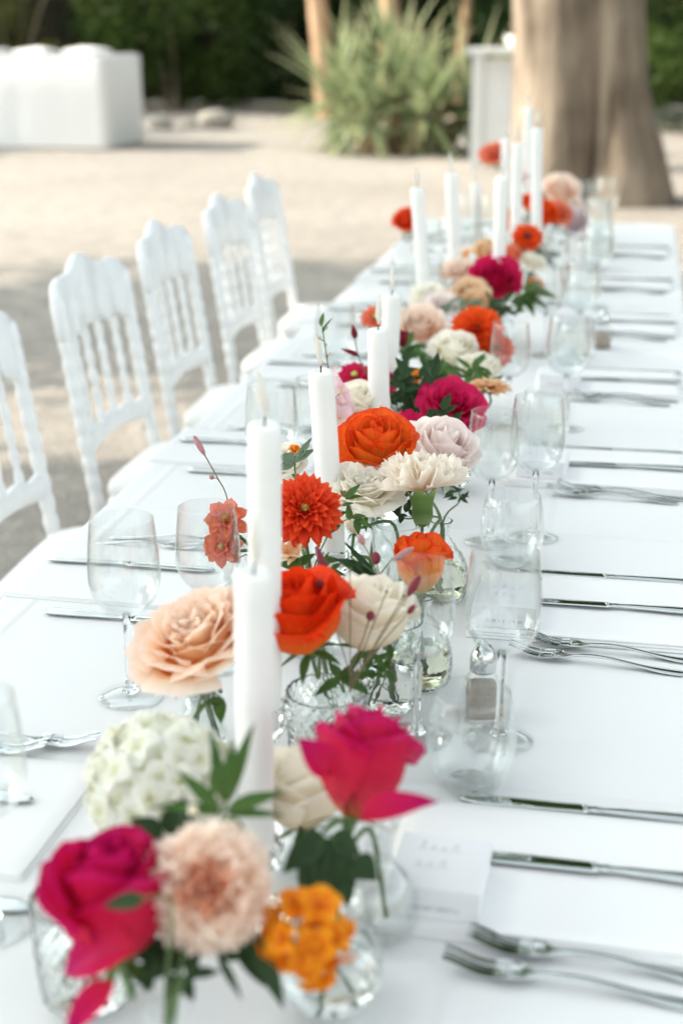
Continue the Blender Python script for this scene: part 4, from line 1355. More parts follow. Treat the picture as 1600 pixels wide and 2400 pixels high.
KIND_NAME = {'rose': 'rose', 'bud': 'rose', 'open': 'garden_rose', 'peony': 'peony', 'carnation': 'carnation', 'carnation_side': 'carnation', 'dahlia': 'dahlia', 'single': 'dahlia', 'coral': 'dahlia',
             'hydrangea': 'hydrangea', 'cluster': 'milkweed', 'lily': 'alstroemeria'}
def bloom(kind, pal, loc, axis, D, seed, label, stem, centre='m_button'):
    o = empty(KIND_NAME[kind])
    ax = Vector(axis).normalized()
    rise = {'rose': .74, 'bud': .98, 'open': .45, 'peony': .5, 'carnation': .45, 'carnation_side': .35, 'dahlia': .12, 'single': .12, 'coral': .2, 'hydrangea': .7, 'cluster': 0, 'lily': .2}[kind] * D / 2
    base = Vector((loc[0], loc[1], TOP + loc[2])) - ax * rise
    m4 = orient(base, ax)
    o.location = base
    o.rotation_euler = m4.to_euler()
    if kind in ROSE_TIERS: build_rose(o, kind, pal, D, seed)
    elif kind == 'carnation': build_carnation(o, pal, D, seed)
    elif kind == 'carnation_side': build_carnation(o, pal, D, seed, True)
    elif kind == 'dahlia': build_dahlia(o, pal, D, seed, 'full', centre)
    elif kind in ('single', 'coral'): build_dahlia(o, pal, D, seed, kind, centre)
    elif kind == 'hydrangea': build_hydrangea(o, pal, D, seed)
    elif kind == 'cluster': build_cluster(o, pal, D, seed)
    elif kind == 'lily': build_lily(o, pal, D, seed)
    tag(o, label, 'flower')
    st = {'carnation': -.72, 'carnation_side': -.72, 'cluster': -1.0}.get(kind, -.2) * D / 2
    if stem:
        foot = base + ax * st
        out = base - ax * (0.022 + abs(st))
        stem_to(o, [out] + [(p[0], p[1], TOP + p[2]) for p in stem], .0021 if kind not in ('lily', 'cluster') else .0014, start=st)
    return o

def guard_petal(o, a, b, width, bend, mat):
    """one outer petal hanging out of a bloom, from a to b in table coordinates"""
    inv = (Matrix.Translation(o.location) @ o.rotation_euler.to_matrix().to_4x4()).inverted()
    A = Vector((a[0], a[1], TOP + a[2])); B = Vector((b[0], b[1], TOP + b[2]))
    y = (B - A).normalized(); L = (B - A).length
    up = Vector((0.1, -0.5, 0.85)); z = (up - y * up.dot(y)).normalized(); x = y.cross(z)
    m4 = Matrix.Translation(A) @ Matrix(((x.x, y.x, z.x, 0), (x.y, y.y, z.y, 0), (x.z, y.z, z.z, 0), (0, 0, 0, 1))) @ Matrix.Scale(L, 4)
    obj('petal', leaf_mesh('petal', PET[mat], 1.0, width / L / 2, bend, .9, 6, 8), o, mw=inv @ m4)

def sprig(name, label, pts, leaves, mat, r=.0014, cat='foliage'):
    """stalk through pts; leaves = (base, tip, width, bend)"""
    base = Vector((pts[-1][0], pts[-1][1], TOP + pts[-1][2]))
    o = empty(name, base)
    P = [Vector((p[0], p[1], TOP + p[2])) - base for p in pts]
    path = bez(P, 6)
    v, f = tube(path, [r * (.6 + .6 * k / len(path)) for k in range(len(path))], 6)
    obj('stem', mesh('stem', v, f, m_stemgreen), o)
    for (a, b, w, bend) in leaves:
        A = Vector((a[0], a[1], TOP + a[2])) - base; B = Vector((b[0], b[1], TOP + b[2])) - base
        d = B - A; L = d.length
        y = d.normalized()
        # the upper side looks up and towards the open side
        up = Vector((0.15, -0.45, 0.9)); z = (up - y * up.dot(y)).normalized(); x = y.cross(z)
        m4 = Matrix.Translation(A) @ Matrix(((x.x, y.x, z.x, 0), (x.y, y.y, z.y, 0), (x.z, y.z, z.z, 0), (0, 0, 0, 1)))
        kk = (round(w / L, 1), round(bend, 1), mat.name)
        me = cached(('leaf',) + kk, lambda: leaf_mesh('leaf', mat, 1.0, max(.04, round(w / L, 1) / 2 if round(w / L, 1) > 0 else .04), bend))
        obj('leaf', me, o, mw=m4 @ Matrix.Scale(L, 4))
    return tag(o, label, cat)

def burnet(label, tip, foot_pts, L, W, mat, extra=()):
    """thin wiry stalk with an oblong head; extra = side heads (pos, dir, L, W, mat)"""
    base = Vector((foot_pts[-1][0], foot_pts[-1][1], TOP + foot_pts[-1][2]))
    o = empty('burnet', base)
    T = [Vector((p[0], p[1], TOP + p[2])) - base for p in [tip] + list(foot_pts)]
    d = (T[0] - T[1]).normalized()
    path = bez(T, 6)
    v, f = tube(path, .0008, 5)
    obj('stem', mesh('stem', v, f, m_twig), o)
    h = obj('seed_head', burnet_mesh(L, W, mat), o, mw=orient(T[0] - d * L * .1, d))
    for (p, q, l2, w2, m2) in extra:
        A = Vector((p[0], p[1], TOP + p[2])) - base; B = Vector((q[0], q[1], TOP + q[2])) - base
        v, f = tube(bez([A, (A + B) / 2 + Vector((0, 0, .003)), B], 4), .0006, 5)
        obj('side_stem', mesh('side_stem', v, f, m_twig), o)
        dd = (B - A).normalized()
        obj('seed_head', burnet_mesh(l2, w2, m2), o, mw=orient(B - dd * l2 * .1, dd))
    return tag(o, label, 'flower')
def burnet_mesh(L, W, mat):
    n = 18
    prof = [(max(W * .06, W / 2 * sin(pi * min(1, .03 + .95 * k / n)) ** .5), L * k / n) for k in range(n + 1)]
    v, f = lathe(prof, 14, lambda r, z, a, k: r * (1 + .12 * sin(7 * a + (k % 2) * pi)))
    return mesh('seed_head', v, f, mat, False)

# ================================================================ vases, candle holders, candles
def wall(prof, th, n, mod=None, base_th=.004):
    inner = [(max(.0012, r - th), max(z, base_th)) for r, z in prof if z >= base_th - .002]
    full = [(.0006, prof[0][1])] + prof + inner[::-1] + [(.0006, base_th)]
    k0 = len(prof) + 1
    def md(r, z, a, k): return mod(r, z, a) if (mod and 0 < k < k0) else r
    return lathe(full, n, md)
def smooth_prof(keys, n):
    out = []
    for k in range(n + 1):
        t = k / n * (len(keys) - 1); i = min(int(t), len(keys) - 2)
        a = keys[max(i - 1, 0)]; b = keys[i]; c = keys[i + 1]; d = keys[min(i + 2, len(keys) - 1)]
        t -= i
        q = [0.5 * ((2 * b[j]) + (c[j] - a[j]) * t + (2 * a[j] - 5 * b[j] + 4 * c[j] - d[j]) * t * t + (3 * b[j] - a[j] - 3 * c[j] + d[j]) * t ** 3) for j in (0, 1)]
        out.append((max(.002, q[0]), q[1]))
    return out
VASE = {
    'bottle':  ([(.024, .0008), (.031, .012), (.033, .030), (.026, .052), (.013, .068), (.0105, .085), (.0145, .098)], None, 40),
    'hobnail': ([(.030, .0008), (.034, .010), (.0345, .030), (.031, .048), (.020, .068), (.0115, .082), (.0110, .094), (.0145, .102)], 'hob', 96),
    'fluted':  ([(.020, .0008), (.024, .010), (.021, .040), (.019, .075), (.024, .105), (.029, .118)], 'flute', 64),
    'hammered': ([(.024, .0008), (.029, .010), (.031, .045), (.033, .080), (.035, .102)], 'hammer', 90),
    'diamond': ([(.026, .0008), (.033, .008), (.036, .035), (.037, .060), (.0385, .088)], 'diamond', 96),
    'globe':   ([(.020, .0008), (.033, .012), (.040, .034), (.034, .056), (.021, .068), (.019, .078), (.024, .086)], None, 48),
    'goblet':  ([(.030, .0008), (.028, .006), (.008, .014), (.006, .035), (.011, .050), (.027, .066), (.031, .090), (.030, .112)], 'flute', 64),
}
def vase_mesh(kind):
    keys, pat, n = VASE[kind]
    prof = smooth_prof(keys, 44 if pat in ('hob', 'hammer', 'diamond') else 28)
    H = keys[-1][1]
    def mod(r, z, a):
        if pat == 'hob': 
            row = int(z / .0062); q = abs(sin(a * 14 + (row % 2) * pi / 2)) * sin(pi * (z / .0062 - row))
            return r + .0017 * max(0, q) ** 1.2 if z < .060 else r
        if pat == 'flute': return r * (1 + .035 * abs(sin(9 * a)))
        if pat == 'hammer': return r + .0016 * noise.noise((cos(a) * r * 140, sin(a) * r * 140, z * 140))
        if pat == 'diamond': return r + .0022 * (abs(sin(11 * a + z * 190)) * abs(sin(11 * a - z * 190))) 
        return r
    v, f = wall(prof, .0022 if pat else .0016, n, mod)
    return mesh(kind + '_vase', v, f, m_crystal if pat in ('hob', 'hammer', 'diamond') else (m_glass2 if pat == 'flute' else m_glass), True)
m_glass2 = thin_glass('moulded_glass', (0.95, 0.965, 0.96), .07, .75)
def vase(kind, x, y, label, water=0.0, rz=0.0, s=1.0):
    o = empty('bud_vase', (x, y, TOP + .0004), (0, 0, rz))
    obj('glass_body', cached(('vase', kind), lambda: vase_mesh(kind)), o, scale=s)
    if water:
        keys = VASE[kind][0]
        prof = [(max(.001, r - .0026), z) for r, z in smooth_prof(keys, 28) if .005 < z < water]
        v, f = lathe([(.0006, .0046)] + prof + [(.0006, prof[-1][1])], 32)
        obj('water', mesh('water', v, f, m_water if kind == 'hobnail' else m_clearwater), o, scale=s)
    return tag(o, label, 'vase')

def holder_mesh():
    keys = [(.027, .0006), (.029, .006), (.020, .014), (.011, .026), (.013, .040), (.022, .050), (.0235, .062)]
    prof = smooth_prof(keys, 16)
    out = prof + [(.0175, .0625), (.0168, .050), (.0006, .0495)]
    v, f = lathe([(.0006, .0006)] + out, 12)
    return mesh('holder_body', v, f, m_crystal, False)
def candle(x, y, z0, top, lean, label, hlabel, flame=True, D=.0305):
    """white taper with plastic flame; stands in a cut-glass holder"""
    h = empty('candle_holder', (x, y, TOP + .0004))
    obj('glass_body', cached(('holder',), holder_mesh), h, scale=(1, 1, z0 / .0495 if z0 > .02 else .6))
    tag(h, hlabel, 'candle holder', 'cut-glass candle holders down the table')
    L = top - z0
    o = empty('taper_candle', (x, y, TOP + z0 + .001), (lean[1], lean[0], 0))
    R = D / 2
    prof = [(.001, 0), (R * .93, 0), (R * .97, .003)] + [(R * (.985 + .012 * sin(k * 1.9 + x * 50)), .003 + (L - .009) * k / 14) for k in range(1, 15)] + [(R * .93, L - .003), (R * .80, L - .0006), (R * .55, L - .0012), (R * .25, L - .0035), (.0006, L - .004)]
    v, f = lathe(prof, 28)
    obj('wax_body', mesh('wax_body', v, f, m_wax), o)
    v, f = tube([(0, 0, L - .005), (.0005, 0, L + .003), (.001, 0, L + .0065)], .0009, 6)
    obj('wick', mesh('wick', v, f, m_wick), o)
    if flame:
        prof = [(.0008, 0), (.0045, .006), (.0066, .014), (.0062, .021), (.0038, .030), (.0012, .037), (.0003, .040)]
        v, f = lathe([(r, z) for r, z in smooth_prof(prof, 14)], 14)
        uv = [(.5, .5)] * len(v)
        rnd = random.Random(int(x * 1000) + int(y * 1000))
        obj('flame', cached(('flame',), lambda: mesh('flame', [(a, b * .55, c) for a, b, c in v], f, m_flame, True, uv)), o, loc=(0.001, 0, L + .0055), rot=(rnd.uniform(-.15, .15), rnd.uniform(-.25, .25), rnd.random() * 3))
    return tag(o, label, 'candle', 'white taper candles down the table')

def flower_spike(label, foot, tip, stem):
    a = Vector((foot[0], foot[1], TOP + foot[2])); b = Vector((tip[0], tip[1], TOP + tip[2]))
    o = empty('larkspur')
    o.location = a
    o.rotation_euler = orient(a, b - a).to_euler()
    build_spike(o, 'pink', .04, 5, (b - a).length)
    stem_to(o, [(p[0], p[1], TOP + p[2]) for p in stem], .0015)
    tag(o, label, 'flower')

def fallen_petal(p):
    o = obj('fallen_petal', leaf_mesh('fallen_petal', PET['coral'], .026, .010, .4, .6), None, (p[0], p[1], TOP + .006), (0.1, 0, 1.2))
    tag(o, 'single coral petal fallen on the cloth near the third setting', 'petal')

# ================================================================ the arrangement on the table
vase('diamond', -0.366, 0.862, 'diamond-cut glass tumbler vase under the front hot pink rose', 0.05, 0.7, 1.0)
vase('bottle', -0.262, 0.742, 'clear bottle vase holding the big blush carnation', 0, 1.4, 1.0)
vase('globe', -0.186, 0.888, 'round glass vase under the small amber blooms', 0.035, 2.1, 1.0)
vase('bottle', -0.168, 0.985, 'clear bottle vase under the upright hot pink rose', 0, 2.8, 1.0)
vase('globe', -0.238, 1.060, 'round glass vase under the cream rose by the front candle', 0, 0.5, 1.0)
vase('fluted', -0.392, 1.255, 'fluted glass vase under the large peach garden rose', 0.06, 1.2, 1.0)
vase('diamond', -0.262, 1.235, 'diamond-cut crystal vase between the second candle and hot pink rose', 0, 1.9, 1.0)
vase('bottle', -0.280, 1.322, 'clear bottle vase under the big orange rose', 0.04, 2.6, 1.0)
vase('hammered', -0.226, 1.386, 'hammered crystal vase under the cream rose in focus', 0.05, 0.3, 1.0)
vase('hobnail', -0.203, 1.455, 'hobnail bud vase holding the small swirled orange rose', 0.04, 1.0, 1.0)
vase('bottle', -0.335, 1.505, 'clear bottle vase under the round vermilion dahlia', 0, 1.7, 1.0)
vase('fluted', -0.285, 1.560, 'small fluted vase holding a white bud beneath the ivory rose', 0.05, 2.4, 0.8)
vase('bottle', -0.412, 1.545, 'clear bottle vase under the coral bloom on the chair side', 0, 0.1, 1.0)
vase('goblet', -0.262, 1.660, 'fluted goblet vase under the open ivory rose', 0, 0.8, 1.0)
vase('hobnail', -0.215, 1.710, 'hobnail vase under the side-turned cream carnation', 0.04, 1.5, 1.0)
vase('bottle', -0.305, 1.735, 'clear bottle vase under the flame orange rose', 0, 2.2, 1.0)
vase('bottle', -0.375, 1.800, 'clear bottle vase under the tall pink flower spike', 0, 2.9, 1.0)
vase('globe', -0.262, 2.150, 'round glass vase in the dark green foliage', 0.03, 0.6, 1.0)
vase('bottle', -0.330, 2.130, 'clear bottle vase behind the third candle', 0, 1.3, 1.0)
vase('goblet', -0.270, 2.560, 'glass goblet vase under the blurred red dahlias', 0, 2.0, 1.0)
vase('fluted', -0.360, 2.640, 'fluted vase under the blurred peach rose', 0, 2.7, 1.0)
vase('globe', -0.290, 3.230, 'round glass vase under the deep pink peony', 0, 0.4, 1.0)
vase('goblet', -0.270, 3.870, 'glass goblet vase under the red bloom with dark eye', 0, 1.1, 1.0)
vase('fluted', -0.300, 4.500, 'fluted vase far down the table under red blooms', 0, 1.8, 1.0)
vase('globe', -0.270, 5.080, 'round vase at the far end of the table', 0, 2.5, 1.0)
bloom('hydrangea', 'hydr', (-0.349, 0.992, 0.115), (-0.071, -0.199, 0.977), 0.116, 1, 'creamy white hydrangea head in the front cluster', [(-0.382, 0.877, 0.086), (-0.347, 0.844, 0.012)])
_b = bloom('bud', 'hotpink', (-0.309, 0.780, 0.145), (-0.103, -0.004, 0.995), 0.086, 2, 'blurred hot pink rose with a drooping outer petal, front corner', [(-0.354, 0.851, 0.086), (-0.380, 0.875, 0.012)])
guard_petal(_b, (-0.282, 0.744, 0.139), (-0.340, 0.737, 0.121), 0.046, 0.5, 'crimson')
guard_petal(_b, (-0.289, 0.723, 0.128), (-0.319, 0.696, 0.099), 0.022, 0.3, 'crimson')
bloom('carnation', 'blush', (-0.246, 0.781, 0.165), (0.180, -0.796, 0.577), 0.088, 3, 'big ruffled blush carnation at the very front', [(-0.262, 0.741, 0.098), (-0.262, 0.743, 0.012)])
bloom('cluster', 'amber', (-0.184, 0.796, 0.125), (0.325, -0.565, 0.759), 0.056, 4, 'cluster of small amber star blooms in the front', [(-0.182, 0.895, 0.084), (-0.190, 0.880, 0.012)])
_b = bloom('bud', 'hotpink', (-0.176, 0.949, 0.170), (0.099, 0.530, 0.842), 0.08, 5, 'upright hot pink rose with flared outer petal beside the place card', [(-0.173, 0.979, 0.098), (-0.162, 0.992, 0.012)])
guard_petal(_b, (-0.163, 0.876, 0.169), (-0.108, 0.892, 0.185), 0.024, 0.3, 'crimson')
guard_petal(_b, (-0.194, 0.922, 0.174), (-0.219, 0.926, 0.199), 0.03, -0.2, 'crimson')
bloom('rose', 'cream', (-0.239, 1.025, 0.095), (-0.074, 0.108, 0.991), 0.078, 6, 'cream rose tucked between the front candle and hot pink rose', [(-0.230, 1.058, 0.084), (-0.248, 1.062, 0.012)])
sprig('leaf_sprig', 'fresh green sprig of narrow leaves before the front candle', [(-0.255, 0.862, 0.192), (-0.256, 0.856, 0.175), (-0.259, 0.736, 0.098), (-0.266, 0.749, 0.012)],
      [((-0.256, 0.856, 0.175), (-0.303, 0.840, 0.188), 0.012, 0.3), ((-0.259, 0.856, 0.176), (-0.288, 0.860, 0.205), 0.013, 0.3), ((-0.255, 0.858, 0.181), (-0.271, 0.881, 0.225), 0.012, -0.2), ((-0.255, 0.859, 0.182), (-0.251, 0.873, 0.223), 0.011, -0.2), ((-0.254, 0.859, 0.182), (-0.239, 0.880, 0.236), 0.012, 0.2), ((-0.254, 0.857, 0.176), (-0.214, 0.870, 0.192), 0.012, 0.3), ((-0.253, 0.856, 0.174), (-0.211, 0.857, 0.182), 0.01, 0.4), ((-0.255, 0.855, 0.172), (-0.231, 0.837, 0.169), 0.011, 0.5), ((-0.263, 0.858, 0.186), (-0.261, 0.870, 0.217), 0.01, 0.1)], m_leafgreen, 0.0014)
sprig('leaf_sprig', 'dark pointed leaves between hydrangea and carnation', [(-0.299, 0.859, 0.153), (-0.292, 0.857, 0.144), (-0.263, 0.745, 0.098), (-0.261, 0.739, 0.012)],
      [((-0.298, 0.858, 0.150), (-0.337, 0.850, 0.149), 0.018, 0.3), ((-0.301, 0.857, 0.150), (-0.325, 0.857, 0.163), 0.02, 0.2), ((-0.297, 0.858, 0.150), (-0.288, 0.869, 0.177), 0.022, 0.2), ((-0.296, 0.858, 0.150), (-0.282, 0.877, 0.164), 0.018, 0.2)], m_leafdeep, 0.0014)
sprig('leaf_sprig', 'small dark leaf lying across the front hot pink rose', [(-0.273, 0.732, 0.185), (-0.260, 0.750, 0.169), (-0.265, 0.747, 0.098), (-0.258, 0.736, 0.012)],
      [((-0.270, 0.732, 0.184), (-0.297, 0.725, 0.181), 0.014, 0.2)], m_leafdeep, 0.0014)
sprig('leaf_sprig', 'dark leaves below the big blush carnation', [(-0.241, 0.775, 0.120), (-0.252, 0.771, 0.115), (-0.257, 0.736, 0.098), (-0.268, 0.749, 0.012)],
      [((-0.241, 0.775, 0.120), (-0.208, 0.783, 0.123), 0.022, 0.3), ((-0.249, 0.773, 0.120), (-0.276, 0.767, 0.116), 0.026, 0.3), ((-0.238, 0.775, 0.117), (-0.215, 0.753, 0.104), 0.008, 0.4), ((-0.225, 0.783, 0.133), (-0.204, 0.774, 0.096), 0.02, 0.3), ((-0.258, 0.773, 0.123), (-0.297, 0.772, 0.111), 0.024, 0.3), ((-0.220, 0.785, 0.136), (-0.189, 0.764, 0.089), 0.02, 0.2)], m_leafdeep, 0.0014)
sprig('leaf_sprig', 'drooping dark green leaves beneath the upright hot pink rose', [(-0.191, 0.889, 0.148), (-0.184, 0.887, 0.139), (-0.197, 0.889, 0.084), (-0.172, 0.887, 0.012)],
      [((-0.190, 0.888, 0.145), (-0.219, 0.865, 0.127), 0.026, 0.4), ((-0.190, 0.887, 0.144), (-0.202, 0.852, 0.111), 0.026, 0.4), ((-0.189, 0.888, 0.144), (-0.179, 0.856, 0.108), 0.03, 0.4), ((-0.187, 0.888, 0.145), (-0.163, 0.867, 0.099), 0.028, 0.5), ((-0.171, 0.886, 0.128), (-0.149, 0.877, 0.122), 0.028, 0.3), ((-0.187, 0.888, 0.145), (-0.161, 0.890, 0.133), 0.024, 0.4), ((-0.190, 0.888, 0.145), (-0.214, 0.880, 0.136), 0.02, 0.3)], m_leafdeep, 0.0014)
sprig('flower_bud', 'small white bud on a green stalk between the sprig and carnation', [(-0.268, 0.827, 0.189), (-0.264, 0.822, 0.174), (-0.257, 0.741, 0.098), (-0.268, 0.744, 0.012)],
      [((-0.268, 0.827, 0.190), (-0.270, 0.825, 0.197), 0.01, 0.0), ((-0.268, 0.827, 0.190), (-0.266, 0.826, 0.197), 0.01, 0.0)], PET["white"], 0.0014)
bloom('open', 'peach', (-0.376, 1.199, 0.140), (-0.241, -0.292, 0.925), 0.106, 7, 'large peach garden rose with loose petals beside the second candle', [(-0.400, 1.253, 0.118), (-0.382, 1.258, 0.012)])
bloom('rose', 'orange', (-0.281, 1.209, 0.170), (-0.233, -0.160, 0.959), 0.088, 8, 'big saturated orange rose half hidden by the second candle', [(-0.286, 1.319, 0.098), (-0.273, 1.326, 0.012)])
bloom('rose', 'cream', (-0.227, 1.268, 0.150), (0.089, 0.007, 0.996), 0.082, 9, 'cream rose in focus behind the thin burnet stems', [(-0.228, 1.386, 0.100), (-0.223, 1.386, 0.012)])
bloom('bud', 'bicolour', (-0.204, 1.451, 0.140), (-0.053, -0.003, 0.999), 0.066, 10, 'small swirled orange rose seen through a wine glass', [(-0.206, 1.452, 0.100), (-0.199, 1.459, 0.012)])
bloom('dahlia', 'dahliared', (-0.332, 1.455, 0.195), (0.194, -0.709, 0.679), 0.088, 11, 'round vermilion dahlia with green eye', [(-0.338, 1.505, 0.098), (-0.331, 1.506, 0.012)])
bloom('lily', 'apricot', (-0.338, 1.431, 0.150), (-0.006, -0.517, 0.856), 0.045, 12, 'peach alstroemeria under the vermilion dahlia', [(-0.338, 1.499, 0.098), (-0.332, 1.512, 0.012)])
bloom('bud', 'white', (-0.293, 1.532, 0.155), (-0.022, 0.108, 0.994), 0.026, 13, 'small white rosebud in the little fluted vase', [(-0.277, 1.561, 0.094), (-0.294, 1.558, 0.012)])
bloom('coral', 'coral', (-0.432, 1.490, 0.165), (-0.079, -0.715, 0.695), 0.056, 14, 'upper coral bloom behind the smaller wine glass, chair side', [(-0.410, 1.541, 0.098), (-0.414, 1.550, 0.012)])
bloom('coral', 'coral', (-0.435, 1.480, 0.135), (-0.144, -0.857, 0.495), 0.05, 15, 'lower coral bloom seen through the smaller wine glass, chair side', [(-0.406, 1.549, 0.098), (-0.419, 1.540, 0.012)])
burnet('burnet spike with mottled pink head rising over the chair-side glasses', (-0.480, 1.572, 0.215), [(-0.463, 1.566, 0.189), (-0.449, 1.560, 0.163), (-0.438, 1.541, 0.101), (-0.417, 1.543, 0.098), (-0.407, 1.547, 0.012)], 0.026, 0.0072, m_burnetpink, [((-0.458, 1.565, 0.181), (-0.467, 1.565, 0.187), 0.006, 0.006, m_burnetpink)])
burnet('dark red burnet tail in front of the vermilion dahlia', (-0.285, 1.304, 0.205), [(-0.278, 1.300, 0.189), (-0.265, 1.292, 0.161), (-0.217, 1.394, 0.100), (-0.237, 1.376, 0.012)], -0.034, 0.0075, m_burnet, [])
burnet('round red burnet heads on wiry stems before the cream rose', (-0.217, 1.213, 0.175), [(-0.221, 1.207, 0.160), (-0.229, 1.194, 0.127), (-0.209, 1.383, 0.100), (-0.247, 1.390, 0.012)], 0.009, 0.0085, m_burnet, [((-0.232, 1.190, 0.116), (-0.182, 1.222, 0.181), 0.01, 0.006, m_burnet), ((-0.228, 1.192, 0.119), (-0.262, 1.214, 0.202), 0.01, 0.008, m_burnet), ((-0.230, 1.190, 0.116), (-0.205, 1.233, 0.194), 0.004, 0.003, m_twig), ((-0.230, 1.189, 0.112), (-0.239, 1.233, 0.213), 0.004, 0.003, m_twig), ((-0.230, 1.189, 0.112), (-0.188, 1.226, 0.194), 0.004, 0.003, m_twig), ((-0.231, 1.188, 0.112), (-0.183, 1.228, 0.197), 0.022, 0.008, m_burnet)])
burnet('slanting burnet tail crossing the small orange rose', (-0.224, 1.400, 0.165), [(-0.229, 1.398, 0.162), (-0.247, 1.382, 0.127), (-0.213, 1.393, 0.100), (-0.242, 1.378, 0.012)], 0.026, 0.0075, m_burnetpink, [])
burnet('short red burnet head beside the small fluted vase', (-0.240, 1.384, 0.165), [(-0.238, 1.381, 0.157), (-0.230, 1.377, 0.140), (-0.234, 1.390, 0.100), (-0.217, 1.382, 0.012)], 0.013, 0.0095, m_burnet, [((-0.238, 1.380, 0.152), (-0.255, 1.387, 0.184), 0.012, 0.007, m_burnetpink)])
sprig('leaf_sprig', 'glossy dark leaves under the vermilion dahlia and ivory rose', [(-0.270, 1.390, 0.168), (-0.238, 1.389, 0.147), (-0.211, 1.400, 0.100), (-0.244, 1.369, 0.012)],
      [((-0.242, 1.388, 0.147), (-0.285, 1.388, 0.170), 0.018, 0.3), ((-0.242, 1.388, 0.147), (-0.275, 1.395, 0.184), 0.012, 0.2), ((-0.242, 1.387, 0.144), (-0.228, 1.388, 0.138), 0.014, 0.3), ((-0.251, 1.388, 0.151), (-0.263, 1.380, 0.167), 0.016, 0.3), ((-0.240, 1.389, 0.147), (-0.261, 1.371, 0.139), 0.012, 0.4)], m_leafdeep, 0.0014)
sprig('leaf_sprig', 'small curling green leaves between dahlia and ivory rose', [(-0.280, 1.492, 0.179), (-0.298, 1.486, 0.171), (-0.307, 1.482, 0.166), (-0.335, 1.506, 0.098), (-0.335, 1.504, 0.012)],
      [((-0.289, 1.488, 0.173), (-0.292, 1.494, 0.191), 0.009, 0.2), ((-0.287, 1.490, 0.175), (-0.271, 1.494, 0.179), 0.01, 0.3), ((-0.284, 1.490, 0.175), (-0.260, 1.487, 0.168), 0.01, 0.5), ((-0.282, 1.491, 0.175), (-0.277, 1.480, 0.159), 0.01, 0.4), ((-0.298, 1.485, 0.168), (-0.320, 1.477, 0.157), 0.01, 0.3), ((-0.295, 1.495, 0.195), (-0.280, 1.504, 0.213), 0.009, 0.3), ((-0.295, 1.495, 0.195), (-0.274, 1.501, 0.202), 0.008, 0.5), ((-0.299, 1.492, 0.188), (-0.285, 1.496, 0.193), 0.006, 0.4)], m_leafgreen, 0.0009)
sprig('leaf_sprig', 'pale leaves under the big orange rose', [(-0.249, 1.240, 0.100), (-0.246, 1.236, 0.088), (-0.286, 1.319, 0.098), (-0.273, 1.326, 0.012)],
      [((-0.249, 1.240, 0.100), (-0.272, 1.221, 0.090), 0.014, 0.3), ((-0.249, 1.240, 0.100), (-0.218, 1.232, 0.092), 0.014, 0.3), ((-0.249, 1.240, 0.100), (-0.234, 1.248, 0.115), 0.012, 0.1), ((-0.247, 1.240, 0.100), (-0.217, 1.248, 0.106), 0.013, 0.3), ((-0.249, 1.240, 0.100), (-0.262, 1.243, 0.115), 0.012, 0.1)], m_leafgreen, 0.0014)
sprig('leaf_sprig', 'green leaves beside the second candle at the alstroemeria', [(-0.339, 1.431, 0.135), (-0.336, 1.427, 0.122), (-0.331, 1.504, 0.098), (-0.339, 1.506, 0.012)],
      [((-0.339, 1.431, 0.135), (-0.334, 1.429, 0.156), 0.02, 0.2), ((-0.339, 1.431, 0.135), (-0.317, 1.441, 0.150), 0.014, 0.1), ((-0.339, 1.431, 0.135), (-0.355, 1.420, 0.143), 0.014, 0.2)], m_leafgreen, 0.0014)
sprig('leaf_sprig', 'grey-green leaves showing past the candle above the dahlia', [(-0.373, 1.625, 0.209), (-0.381, 1.617, 0.190), (-0.339, 1.506, 0.098), (-0.330, 1.504, 0.012)],
      [((-0.382, 1.619, 0.195), (-0.400, 1.618, 0.205), 0.022, 0.2), ((-0.382, 1.619, 0.195), (-0.358, 1.630, 0.214), 0.012, 0.3), ((-0.377, 1.621, 0.200), (-0.364, 1.633, 0.226), 0.01, 0.3), ((-0.382, 1.619, 0.195), (-0.401, 1.612, 0.188), 0.02, 0.2)], m_leafgrey, 0.0014)
sprig('leaf_sprig', 'thin leaves hanging below the peach garden rose', [(-0.356, 1.173, 0.104), (-0.360, 1.169, 0.094), (-0.386, 1.260, 0.118), (-0.399, 1.249, 0.012)],
      [((-0.352, 1.174, 0.104), (-0.347, 1.166, 0.077), 0.014, 0.3), ((-0.360, 1.171, 0.100), (-0.378, 1.160, 0.079), 0.006, 0.3), ((-0.360, 1.171, 0.100), (-0.348, 1.172, 0.096), 0.012, 0.3)], m_leafgreen, 0.0014)
bloom('open', 'white', (-0.296, 1.604, 0.165), (0.133, -0.248, 0.960), 0.078, 16, 'open ivory rose with wide outer petals', [(-0.266, 1.658, 0.110), (-0.257, 1.662, 0.012)])
bloom('carnation_side', 'creamcarn', (-0.226, 1.609, 0.190), (-0.067, 0.336, 0.940), 0.11, 17, 'side-turned cream carnation showing its green calyx', [(-0.215, 1.713, 0.100), (-0.215, 1.706, 0.012)])
bloom('rose', 'lilac', (-0.229, 1.789, 0.165), (0.327, -0.299, 0.896), 0.088, 18, 'pale lilac rose behind the cream carnation', [(-0.215, 1.709, 0.100), (-0.215, 1.712, 0.012)])
bloom('rose', 'bicolour', (-0.292, 1.682, 0.195), (0.016, -0.342, 0.939), 0.092, 19, 'flame orange rose with red-edged petals', [(-0.305, 1.729, 0.098), (-0.305, 1.742, 0.012)])
bloom('rose', 'cream', (-0.373, 1.990, 0.165), (0.097, -0.213, 0.972), 0.075, 20, 'pale peach-cream rose between the third and fourth candles', [(-0.335, 2.132, 0.098), (-0.323, 2.127, 0.012)])
bloom('bud', 'magenta', (-0.298, 1.944, 0.150), (0.059, 0.237, 0.970), 0.055, 21, 'pink rose petals showing above the lilac rose', [(-0.299, 1.736, 0.098), (-0.312, 1.734, 0.012)])
